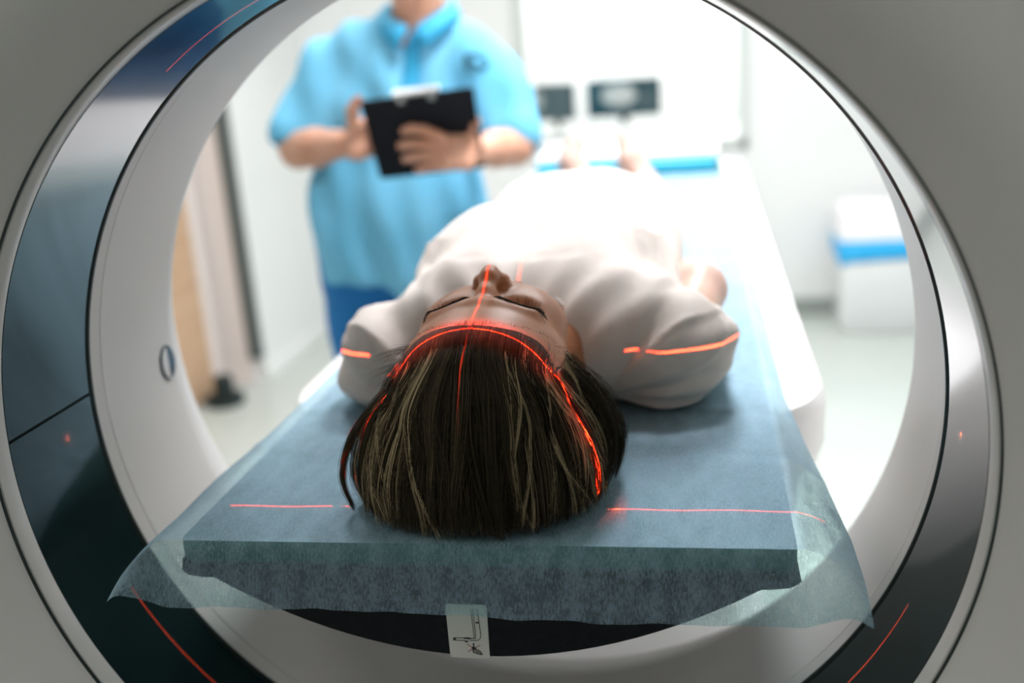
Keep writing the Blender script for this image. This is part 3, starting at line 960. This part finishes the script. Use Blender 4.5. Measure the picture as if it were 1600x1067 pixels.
# lips: a thin skin over the mouth
# ---- shirt
def shirt():
    v = Vol(axis((-.262, .262, .0030)), axis((.095, .98, .0034)), axis((-.0675, .135, .0030)))
    v.ell((0, .215, -.008), (.130, .064, .056), 0)
    v.ell((.006, .33, .008), (.140, .17, .086), .05)
    v.rbox((.010, .57, .006), (.130, .25, .078), .07, .06)
    v.ell((0, .62, .012), (.125, .22, .080), .05)
    v.ell((0, .78, -.004), (.136, .16, .068), .05)
    v.rbox((.006, .56, -.030), (.128, .35, .036), .03, .05)
    for s in (-1, 1):
        v.ell((s * .062, .35, .062), (.060, .070, .038), .05)
        dz = 0 if s > 0 else -.009
        v.cap((s * .050, .245, .022), (s * .142, .208, -.012 + dz), .050, .049, .045)
        v.cap((s * .138, .205, -.013 + dz), (s * .152, .215, -.016 + dz), .050, .050 + dz * .5, .02)
        v.cap((s * .152, .215, -.016 + dz), (s * .158, .298, -.032 + dz * .5), .050 + dz * .5, .040 + dz * .5, .025)
    # neckline
    v.cap((0, .10, .014), (0, .168, .002), .056, .050, .006, 's')

    def wr(X, Y, Z):
        n = 0
        out = 0
        A = np.abs(X)
        # radiating sleeve folds, running from the armpit over the sleeve
        th = np.arctan2(Z + .055, A - .075)
        w_ = np.clip((A - .085) / .05, 0, 1) * np.clip((.40 - Y) / .08, 0, 1)
        ph = th * 9 + Y * 16 + 1.1 * np.sin(Y * 26 + X * 5) + np.sign(X) * .9
        out = out - w_ * .0044 * np.abs(np.sin(ph)) ** 1.5 * np.sign(np.sin(ph))
        out = out - w_ * .0022 * np.sin(th * 19 - Y * 31 + 2 * np.sin(Y * 30))
        out = out - w_ * .0042 * (1 - np.abs(np.sin(th * 3.3 + Y * 9 - 1.0 + .35 * np.sin(Y * 40)))) ** 5
        out = out - w_ * .0036 * (1 - np.abs(np.sin(th * 2.1 - Y * 17 + 2.0))) ** 6
        # chest and belly drape
        c = 1 - np.clip((A - .085) / .05, 0, 1)
        far = np.clip((Y - .2) / .25, 0, 1)
        out = out - c * (.0022 * np.sin(X * 62 + 2.4 * np.sin(Y * 15) + 1) + .0016 * np.sin(X * 24 + Y * 44))
        out = out - far * .0028 * np.sin(Y * 30 + 3 * np.sin(X * 13 + 1.2))
        # fold fan at the neck
        out = out - .0022 * np.sin(np.arctan2(X, Y - .10) * 20) * np.clip((.27 - Y) / .08, 0, 1) * np.clip((Z + .01) / .03, 0, 1)
        return out
    v.disp(wr)
    return v


sh = shirt().build('shirt', M_shirt, person)
sh['label'] = 'loose white short-sleeved shirt'


def trousers_patient():
    v = Vol(axis((-.20, .20, .007)), axis((.72, 1.44, .007)), axis((-.0675, .09, .006)))
    v.ell((0, .80, -.006), (.138, .13, .058), 0)
    for s in (-1, 1):
        v.chain([(s * .070, .80, -.014), (s * .072, 1.08, -.026), (s * .070, 1.28, -.031), (s * .067, 1.41, -.034)], [.058, .040, .037, .033], .03)
    v.plane((0, 1, 0), 1.40)
    return v


trousers_patient().build('trousers', M_legwear, person)

# collar band of the shirt
cb = []
for a in np.linspace(-2.5, 2.5, 40):
    x, z = .061 * math.sin(a), .008 + .058 * math.cos(a)
    cb.append((x * .97, .170 + .010 * max(math.cos(a), -.3) - .01 * abs(math.sin(a)), z - .008 * max(math.cos(a), 0)))
MB().tube(cb, .0032, 8).build('collar', M_shirt, person)

# ---- eyebrows and eyelashes (short hairs rooted on the skin)


def hair_object(name, strands, tints, m, parent, radius, tip=.35):
    """strands: list of (n,3) arrays in scanner coordinates"""
    cu = bpy.data.hair_curves.new(name)
    cu.add_curves([len(s) for s in strands])
    P = np.concatenate(strands).astype(np.float32)
    P[:, 2] += Z0
    off = V3((0, 0, 0)); q = parent
    while q is not None: off += q.location; q = q.parent
    P -= np.array(off, np.float32)
    cu.position_data.foreach_set('vector', P.ravel())
    R = []
    for s, r in zip(strands, radius if hasattr(radius, '__len__') else [radius] * len(strands)):
        t = np.linspace(0, 1, len(s)); R.append(r * (1 - (1 - tip) * t ** 3))
    a = cu.attributes.new('radius', 'FLOAT', 'POINT') if 'radius' not in cu.attributes else cu.attributes['radius']
    a.data.foreach_set('value', np.concatenate(R).astype(np.float32))
    a = cu.attributes.new('tint', 'FLOAT', 'CURVE'); a.data.foreach_set('value', np.asarray(tints, np.float32))
    cu.materials.append(m)
    o = bpy.data.objects.new(name, cu); COL.objects.link(o); o.parent = parent
    return o


for s in (-1, 1):
    st_ = []
    for i in range(430):
        t = rng.random() ** .9
        x = s * (.010 + .038 * t)
        y = .0105 - .0035 * math.sin(PI * (.15 + .75 * t)) + .004 * t * t + rng.normal(0, .0010 * (1 - .5 * t))
        p, n = hit_down(x, y)
        d = V3((s * 1.0, -.25 + .5 * t, 0)); d = (d - n * d.dot(n)).normalized()
        L = .0045 + .003 * rng.random()
        st_.append(np.array([tuple(p + d * L * k + n * (.0003 + .0011 * math.sin(k * 2.4))) for k in (0, .4, .75, 1)]))
    hair_object('eyebrow', st_, [.15] * len(st_), M_brow, person, .00013)
    ls = []
    for i in range(26):
        t = min(1, max(0, i / 25 + rng.normal(0, .02)))
        x = s * (.0185 + .0245 * t)
        p, n = hit_down(x, .0262)
        L = .0050 + .0026 * math.sin(PI * t) + .0016 * rng.random()
        d = V3((s * (-.2 + .75 * t) + rng.normal(0, .22), .55 + rng.normal(0, .12), .75)).normalized()
        ls.append(np.array([tuple(p + d * L * k + V3((0, -.12, .32)) * L * k * k) for k in (0, .35, .7, 1)]))
    hair_object('eyelashes', ls, [.0] * len(ls), M_lash, person, .00015, .3)
    lid = [tuple(hit_down(s * (.0180 + .0255 * t), .0258 - .0012 * math.sin(PI * t))[0]) for t in np.linspace(0, 1, 14)]
    MB().tube(lid, [.0002 + .0002 * math.sin(PI * i / 13) for i in range(14)], 6).build('lash_line', M_lash, person)

# ---- hair: an envelope that leaves the hairline, sweeps over the crown and falls on the pad
PH = 1.92   # half azimuth covered


def ctrl(ph):
    """five control points of the envelope at azimuth ph (0 = straight back over the crown)"""
    s, c = math.sin(ph), math.cos(ph)
    side = abs(ph) / PH
    sg = 1 if ph >= 0 else -1
    # hairline on the skin
    hx = sg * (.0665 * min(1, (abs(ph) / 1.45)) ** .9)
    hy = -.037 + .035 * (abs(ph) / 1.3) ** 2.0 if abs(ph) < 1.3 else -.002 + .040 * (abs(ph) - 1.3) / .62
    hz = .0815 * math.sqrt(max(1 - (hx / .078) ** 2, .08)) if abs(ph) < 1.3 else .0435 - .045 * (abs(ph) - 1.3) / .62
    P0 = V3((hx, hy, hz))
    wl = 1.10 if sg < 0 else .985
    yy = lambda b, k, q: b - k * c if c >= 0 else b - q * c
    P1 = V3((s * .040 + hx * .30, yy(-.034, .036, .16), .070 - .030 * abs(s)))
    P2 = V3((s * .081 * wl, yy(-.026, .066, .19), .038 - .026 * abs(s)))
    P3 = V3((s * .096 * wl, yy(-.022, .087, .23), -.010 - .018 * abs(s)))
    P4 = V3((s * .098 * wl, yy(-.020, .090, .25), -.0655))
    return [P0, P1, P2, P3, P4]


def crom(P, t):
    n = len(P) - 1
    u = min(max(t, 0), .99999) * n; i = int(u); u -= i
    a = P[max(i - 1, 0)] if i > 0 else P[0] * 2 - P[1]
    b, c = P[i], P[i + 1]
    d = P[i + 2] if i + 2 <= n else P[n] * 2 - P[n - 1]
    return 0.5 * ((2 * b) + (c - a) * u + (2 * a - 5 * b + 4 * c - d) * u * u + (3 * b - a - 3 * c + d) * u ** 3)


def env(ph, t, depth=0.0):
    """depth 0 = outer layer, 1 = close to the skull"""
    p = crom(ctrl(ph), t)
    c = V3((0, -.012, -.005))
    k = depth * .13 * min(1, t * 3)
    q = c + (p - c) * (1 - k)
    # never inside the skull: at least a hair layer above it
    e = V3((q.x / .071, (q.y + .012) / .086, (q.z - .006) / .0755))
    need = 1.02 + .085 * min(1, t * 3.2) * (1 - .75 * depth) + .012 * (1 - depth)
    if e.length < need:
        e = e * (need / e.length)
        q = V3((e.x * .071, e.y * .086 - .012, e.z * .0755 + .006))
    e = V3((q.x / .0665, (q.y + .018) / .066, (q.z - .030) / .0575))
    if q.z > .02 and e.length < 1.0 + .03 * min(1, t * 4):
        e = e * ((1.0 + .03 * min(1, t * 4)) / e.length)
        q = V3((e.x * .0665, e.y * .066 - .018, e.z * .0575 + .030))
    q.z = max(q.z, -.0655)
    return q


nphi, nt = 96, 26
hv = [[tuple(env(-PH + 2 * PH * i / (nphi - 1), t, .97)) for i in range(nphi)] for t in np.linspace(0, 1, nt)]
hb = MB().loft(hv[2:], ring=False)
hair_base = hb.build('hair_cap', M_scalp, person)

strands, tints, radii = [], [], []
NC = 260
clumps = []
for i in range(NC):
    ph = -PH + 2 * PH * (i + rng.random()) / NC
    r = rng.random()
    light = 0.0
    if r < .26: light = .58 + .42 * rng.random()
    elif r < .60: light = .25 + .28 * rng.random()
    else: light = .05 + .20 * rng.random()
    if abs(ph - .05) < .38 and light > .25: light *= .45
    hi = light > .55
    clumps.append(dict(ph=ph, light=light, amp=rng.normal(0, .17 if hi else .07), f=3.0 + 3.0 * rng.random(), o=rng.random() * 6.28,
                       w=(.008 if hi else .050) * (.6 + .8 * rng.random()), t0=(.04 + .30 * rng.random()) if hi else 0.0,
                       dep=rng.random() * .75 if not hi else rng.random() * .12 - .03, end=rng.normal(0, .10), lift=rng.random(), L=1.0 - .10 * rng.random() ** 2))
ts = np.linspace(0, 1, 20)
CEN = V3((0, -.012, -.005))
for c in clumps:
    n = 9 if c['light'] > .55 else 26
    for j in range(n):
        d0 = rng.normal(0, c['w']); dd = min(max(c['dep'] + rng.normal(0, .12), -.08), .95)
        lt = min(max(c['light'] + rng.normal(0, .09), 0), 1)
        L = c['L'] * (1.0 - .05 * rng.random()); t0 = max(0, c['t0'] + rng.normal(0, .05)) if c['t0'] else .035 * rng.random() ** 2
        pts = []
        wob = rng.normal(0, .016); wo = rng.random() * 6
        for t in ts:
            tt = t0 + (L - t0) * t
            a = c['ph'] + d0 * (1.35 - 1.1 * tt ** 1.3) + c['amp'] * (math.sin(c['f'] * tt + c['o']) - math.sin(c['o'])) * tt + c['end'] * tt * tt + wob * math.sin(3.5 * tt + wo) * tt
            a = max(-PH, min(PH, a))
            p = env(a, tt, dd)
            p = p + (p - CEN).normalized() * (.0065 * math.sin(5.5 * tt + c['o'] * 2) * (c['lift'] - .4)) * tt
            p.z = max(p.z, -.0665 + .0015 * rng.random())
            pts.append(tuple(p))
        strands.append(np.array(pts)); tints.append(lt); radii.append(.00014 if lt > .5 else .00021)
# base coverage strands
for i in range(3800):
    ph = -PH + 2 * PH * rng.random(); dd = .05 + .75 * rng.random(); e = rng.normal(0, .10); o = rng.random() * 6; lt = max(0, min(.5, rng.normal(.20, .13)))
    L = 1 - .06 * rng.random(); t0 = .05 * rng.random() ** 2; wv = rng.normal(0, .04)
    pts = []
    for t in ts:
        tt = t0 + (L - t0) * t
        a = max(-PH, min(PH, ph + e * tt * tt + wv * math.sin(4 * tt + o) * tt))
        p = env(a, tt, dd); p.z = max(p.z, -.0665)
        pts.append(tuple(p))
    strands.append(np.array(pts)); tints.append(lt); radii.append(.00021)
# fine short hairs that soften the hairline: rooted a little in front of it, swept back
for i in range(420):
    ph = PH * .97 * (2 * rng.random() - 1)
    a0 = crom(ctrl(ph), 0.0); a1 = crom(ctrl(ph), .10)
    back = (a1 - a0).normalized()
    root = a0 - back * (.0045 * rng.random() ** 1.6)
    hp, hn = hit_from((root.x * 1.5, root.y, root.z * 1.5), (-root.x, 0, -root.z))
    if hp is None: continue
    L = .012 + .016 * rng.random(); e = rng.normal(0, .25)
    sd = V3((back.y, -back.x, 0)) * e
    pts = [tuple(hp + (back + sd * k).normalized() * L * k + hn * (.0003 + L * .03 * math.sin(k * 2.2))) for k in np.linspace(0, 1, 6)]
    strands.append(np.array(pts)); tints.append(.2 + .25 * rng.random()); radii.append(.00006)
# wisps standing off at the temples
for i in range(120):
    side = -1 if rng.random() < .93 else 1
    ph = side * (1.0 + .6 * rng.random())
    a0 = crom(ctrl(ph), .02); L = .018 + .02 * rng.random()
    d = V3((side * (.8 + .3 * rng.random()), -.2 + .35 * rng.normal(), .05 + .3 * rng.random())).normalized()
    dn = V3((0, -.25, -.7))
    pts = [tuple(a0 + d * L * k + dn * L * k * k * .5) for k in np.linspace(0, 1, 7)]
    strands.append(np.array(pts)); tints.append(.3 + .2 * rng.random()); radii.append(.00006)
# loose locks fallen aside
for P, nn, wd in (([(-.070, -.030, .030), (-.098, -.036, .004), (-.1135, -.040, -.022), (-.1165, -.046, -.045), (-.106, -.056, -.0655)], 70, .0022),
                  ([(-.072, -.015, .028), (-.100, -.018, .0), (-.112, -.022, -.026), (-.112, -.030, -.050), (-.104, -.036, -.066)], 50, .003),
                  ([(.064, .010, .038), (.088, .014, .012), (.104, .020, -.020), (.106, .024, -.045), (.100, .012, -.066)], 90, .004),
                  ([(.064, -.002, .042), (.086, .0, .016), (.100, .002, -.016), (.101, .0, -.042), (.094, -.012, -.066)], 80, .004),
                  ([(.060, .022, .030), (.085, .035, .004), (.100, .045, -.03), (.098, .050, -.055), (.092, .045, -.066)], 80, .005)):
    P = [V3(p) for p in P]
    for i in range(nn):
        o = V3((rng.normal(0, wd), rng.normal(0, wd * 1.5), rng.normal(0, wd * .6)))
        L = 1 - .08 * rng.random()
        pts = []
        for t in np.linspace(0, 1, 14):
            p = crom(P, t * L) + o * (1.2 - .8 * t); p.z = max(p.z, -.0668)
            pts.append(tuple(p))
        strands.append(np.array(pts)); tints.append(max(0, rng.normal(.22, .16))); radii.append(.00018)
for i in range(70):
    side = -1 if rng.random() < .65 else 1
    ph = side * (1.1 + .75 * rng.random()); o = rng.random() * 6; q = .011 * rng.random(); e_ = .55 + .4 * rng.random()
    pts = []
    for t in ts * e_:
        p = env(ph + .06 * math.sin(3 * t + o) * t, t, -.05)
        pts.append(tuple(p + (p - CEN).normalized() * q * t * (1.2 - t) * 2))
    strands.append(np.array(pts)); tints.append(.25 + .2 * rng.random()); radii.append(.00008)
ho = hair_object('hair', strands, tints, M_hair, person, radii, .5)
ho['label'] = 'straight bobbed dark brown hair with ash blond highlights'

# ================================================================== TECHNICIAN
def tech_body():
    v = Vol(axis((-.76, -.60, .006), (-.60, -.20, .0042), (-.20, -.13, .006)),
            axis((1.17, 1.34, .0042), (1.34, 1.64, .0065)),
            axis((-1.11, -.02, .012), (-.02, .24, .0042), (.24, .66, .006)))
    v.ell((-.510, 1.50, -.12), (.150, .095, .12), 0)
    v.ell((-.500, 1.50, .02), (.135, .085, .14), .05)
    v.ell((-.465, 1.50, .19), (.155, .095, .14), .05)
    v.cap((-.415, 1.485, .28), (-.402, 1.465, .44), .058, .054, .04)
    v.ell((-.398, 1.47, .555), (.074, .092, .095), .02)
    v.ell((-.398, 1.44, .485), (.055, .058, .060), .03)
    v.ell((-.398, 1.395, .44), (.024, .022, .022), .025)
    v.chain([(-.398, 1.385, .545), (-.398, 1.360, .505)], [.010, .013], .012)
    for s in (-1, 1):
        v.ell((-.398 + s * .031, 1.372, .545), (.016, .014, .012), .012, 's')
        v.ell((-.398 + s * .075, 1.475, .53), (.010, .020, .032), .008)
        v.ell((-.398 + s * .012, 1.368, .497), (.009, .010, .008), .008)
    v.cap((-.420, 1.380, .468), (-.376, 1.380, .468), .006, .006, .01)
    v.cap((-.422, 1.374, .463), (-.374, 1.374, .463), .0015, .0015, .004, 's')
    # arms
    v.ell((-.610, 1.50, .255), (.052, .052, .052), .04); v.ell((-.315, 1.50, .250), (.052, .052, .052), .04)
    v.chain([(-.625, 1.49, .250), (-.665, 1.45, .16), (-.690, 1.400, .092)], [.046, .043, .040], .03)
    v.chain([(-.690, 1.400, .092), (-.620, 1.32, .100), (-.525, 1.240, .112)], [.042, .040, .027], .015)
    v.chain([(-.300, 1.49, .245), (-.240, 1.45, .150), (-.208, 1.395, .072)], [.046, .043, .040], .03)
    v.chain([(-.208, 1.395, .072), (-.235, 1.33, .075), (-.262, 1.262, .080)], [.041, .037, .026], .015)
    # hand holding the clipboard's left edge: palm outside, fingers behind the board, thumb over the rim
    v.rbox((-.494, 1.222, .118), (.022, .016, .040), .014, .012, rot=Matrix.Rotation(-.35, 4, 'X'))
    for i in range(4):
        z = .090 + i * .020; L = (.058, .068, .066, .056)[i]
        y = 1.218 + (.122 - z) * .7
        v.chain([(-.492, y + .002, z), (-.474, y + .014, z + .002), (-.474 + L * .6, y + .019, z + .005), (-.474 + L, y + .017, z + .004)], [.0105, .010, .009, .0082], .003)
    v.chain([(-.500, 1.220, .140), (-.486, 1.188, .180), (-.462, 1.164, .206)], [.0125, .012, .010], .006)
    # hand under the clipboard: palm and four fingers spread on its outer face
    v.rbox((-.282, 1.205, .086), (.034, .014, .038), .014, .012, rot=Matrix.Rotation(.15, 4, 'Y') @ Matrix.Rotation(-.6, 4, 'X'))
    for (z0, z1, L, bend) in ((.116, .138, .074, .006), (.096, .108, .090, .004), (.076, .080, .088, .003), (.057, .055, .070, .002)):
        yb = 1.192 - (z0 - .122) * .70
        x0 = -.312
        x1 = x0 - L * .45; x2 = x0 - L * .78; x3 = x0 - L
        ys = lambda z: 1.198 - (z - .122) * .70
        v.chain([(x0, yb, z0), (x1, ys((z0 + z1) / 2) - .003, (z0 + z1) / 2 + bend), (x2, ys(z1) + .0, z1), (x3, ys(z1) + .003, z1 - .004)], [.0115, .0105, .0095, .0084], .003)
    v.chain([(-.268, 1.235, .110), (-.250, 1.215, .140), (-.256, 1.200, .165)], [.0135, .012, .0105], .006)
    # legs
    for x in (-.612, -.430):
        v.chain([(x + (.02 if x < -.5 else -.02) * 0, 1.50, -.18), (x, 1.49, -.60), (x, 1.51, -1.02)], [.080, .055, .038], .03)
        v.chain([(x, 1.51, -1.03), (x, 1.42, -1.055)], [.038, .028], .02)
    return v


tech = empty('person', (-.51, 1.5, 0), 'person standing beside the couch in a light blue short-sleeved tunic, holding a clipboard', 'person')
tech_body().build('body', M_skin2, tech)


def tunic():
    v = Vol(axis((-.80, -.11, .0055)), axis((1.34, 1.66, .0055)), axis((-.30, .42, .0055)))
    v.rbox((-.510, 1.50, -.12), (.180, .118, .18), .10, 0)
    v.ell((-.508, 1.50, -.16), (.190, .125, .20), .05)
    v.rbox((-.500, 1.50, .04), (.172, .108, .18), .09, .08)
    v.ell((-.462, 1.50, .19), (.178, .115, .150), .06)
    v.cap((-.600, 1.50, .275), (-.44, 1.50, .325), .062, .055, .05); v.cap((-.325, 1.50, .270), (-.40, 1.50, .325), .062, .055, .05)
    v.chain([(-.628, 1.495, .260), (-.668, 1.46, .165), (-.694, 1.425, .125)], [.068, .070, .068], .03)
    v.chain([(-.300, 1.495, .255), (-.240, 1.46, .155), (-.212, 1.425, .105)], [.068, .068, .064], .03)
    # cut sleeves and hem
    v.cap((-.725, 1.375, .045), (-.695, 1.40, .070), .085, .062, .006, 's')
    v.cap((-.185, 1.365, -.005), (-.208, 1.395, .045), .085, .060, .006, 's')
    v.plane((-.22, 0, -1), .35)
    # neck opening
    v.cap((-.402, 1.435, .47), (-.415, 1.47, .345), .085, .058, .006, 's')
    v.disp(lambda X, Y, Z: -.0085 * np.sin(X * 33 + 2.5 * np.sin(Z * 9)) * np.clip((.15 - Z) / .3, .25, 1) - .0055 * np.sin(Z * 34 + X * 27 + 2 * np.sin(X * 12)) * np.clip((Z - .0) / .2, 0.25, 1) - .004 * np.sin(X * 70 + Z * 12))
    return v


tu = tunic().build('tunic', M_scrub, tech)
tu['label'] = 'light blue scrub tunic'
tu_bvh = BVHTree.FromPolygons([p.co + V3((-.51, 1.5, 0)) for p in tu.data.vertices], [tuple(p.vertices) for p in tu.data.polygons])


def on_tunic(x, z, off=.002):
    h = tu_bvh.ray_cast(V3((x, 1.0, z + Z0)), V3((0, 1, 0)))
    return (x, (h[0].y if h[0] is not None else 1.4) - off, z)


# placket strip
pk = []
for z in np.linspace(.325, .18, 16):
    pk.append([on_tunic(-.406 - .018 + k * .012 - (.325 - z) * .10, z, .004) for k in range(4)])
F_ = [(i * 4 + j, i * 4 + j + 1, (i + 1) * 4 + j + 1, (i + 1) * 4 + j) for i in range(15) for j in range(3)]
pko = mesh('placket', [p for r in pk for p in r], F_, M_scrub_dk, tech)
sm = pko.modifiers.new('thickness', 'SOLIDIFY'); sm.thickness = .004
# collar: two flaps
for s in (-1, 1):
    V_ = []
    for i, t in enumerate(np.linspace(0, 1, 10)):
        x = -.406 + s * (.006 + .066 * math.sin(t * PI / 2)); y = 1.395 + .10 * t ** 1.5; z = .318 + .055 * t
        V_ += [(x, y, z + .012), (x + s * .012, y - .014, z - .012), (x + s * .024 * (1 - .3 * t), y - .010 + .01 * t, z - .034 + .016 * t)]
    F_ = [(i * 3 + j, i * 3 + j + 1, (i + 1) * 3 + j + 1, (i + 1) * 3 + j) for i in range(9) for j in range(2)]
    c_ = mesh('collar', V_, F_, M_scrub_dk, tech)
    sm = c_.modifiers.new('thickness', 'SOLIDIFY'); sm.thickness = .004
# embroidered emblem on the chest (a small looping figure)
em = [on_tunic(-.285 + .020 * math.sin(a) - .012 * math.cos(2 * a), .252 + .015 * math.sin(2 * a + .6), .003) for a in np.linspace(0, 2 * PI, 30)]
MB().tube(em, .0030, 6).build('emblem', M_emblem, tech)
MB().tube([on_tunic(-.305 + .04 * t, .230 + .002 * math.sin(9 * t), .0025) for t in np.linspace(0, 1, 8)], .0016, 6).build('emblem', M_emblem, tech)


def tech_trousers():
    v = Vol(axis((-.76, -.28, .008)), axis((1.36, 1.64, .008)), axis((-1.06, -.05, .010)))
    v.rbox((-.520, 1.50, -.16), (.176, .105, .12), .06, 0)
    for x in (-.612, -.428):
        v.chain([(x, 1.50, -.22), (x, 1.495, -.60), (x, 1.505, -1.03)], [.098, .082, .068], .03)
    v.plane((0, 0, -1), 1.035)
    v.disp(lambda X, Y, Z: -.004 * np.sin(Z * 26 + X * 30))
    return v


tt_ = tech_trousers().build('trousers', M_trouser, tech)
tt_['label'] = 'royal blue trousers'
for x in (-.612, -.428):
    v = Vol(axis((x - .07, x + .07, .005)), axis((1.33, 1.60, .005)), axis((-1.105, -.98, .005)))
    v.ell((x, 1.50, -1.055), (.042, .060, .045), 0); v.ell((x, 1.43, -1.070), (.045, .095, .034), .03); v.rbox((x, 1.455, -1.091), (.046, .115, .008), .006, .01)
    v.plane((0, 0, -1), 1.099)
    v.build('shoe', M_shoe, tech)
# short hair and beard
v = Vol(axis((-.50, -.29, .006)), axis((1.34, 1.60, .006)), axis((.36, .68, .006)))
v.ell((-.398, 1.478, .568), (.081, .096, .096), 0)
v.cap((-.398, 1.36, .50), (-.398, 1.40, .56), .055, .060, .02, 's')
v.ell((-.398, 1.432, .462), (.058, .060, .055), .01); v.ell((-.398, 1.388, .448), (.036, .026, .036), .02)
v.cap((-.398, 1.36, .505), (-.398, 1.42, .52), .045, .050, .01, 's')
v.build('hair', M_brow, tech)

# ------------------------------------------------------------------ clipboard
cl = empty('clipboard', (-.365, 1.24, Z0 + .12), 'black clipboard with a steel clip held in both hands of the standing person', 'clipboard')
cb_c = V3((-.352, 1.212, .122))
ux = V3((.217, .0, .012)).normalized()
uy = V3((0.050, -.110, .158)).normalized()
uy = (uy - ux * uy.dot(ux) + ux * .10).normalized()
un = ux.cross(uy)          # points towards the holder's face or away; fixed below
if un.y > 0: un = -un      # outer face, towards the scanner


def cbp(a, b, c): return tuple(cb_c + ux * a + uy * b + un * c)


def slab(a0, a1, b0, b1, c0, c1, r=.008):
    P = rrect((a0 + a1) / 2, (b0 + b1) / 2, (a1 - a0) / 2, (b1 - b0) / 2, r, 0, 5)
    return MB().loft([[cbp(x, y, c0) for x, y, _ in P], [cbp(x, y, c1) for x, y, _ in P]], cap=(True, True))


slab(-.112, .112, -.100, .100, -.002, .002).build('board', M_black, cl, smooth=False)
slab(-.104, .104, -.096, .092, -.0045, -.0024, .002).build('paper', M_paperw, cl, smooth=False)
slab(-.045, .045, .086, .107, -.010, -.0046, .004).build('clip', M_metal, cl, smooth=False)
slab(-.045, .045, .102, .109, -.010, .005, .002).build('clip_hinge', M_metal, cl, smooth=False)
for s in (-1, 1):
    slab(s * .030 - .007, s * .030 + .007, .087, .107, .0021, .0050, .003).build('clip_tab', M_metal, cl, smooth=False)

bpy.context.view_layer.update()
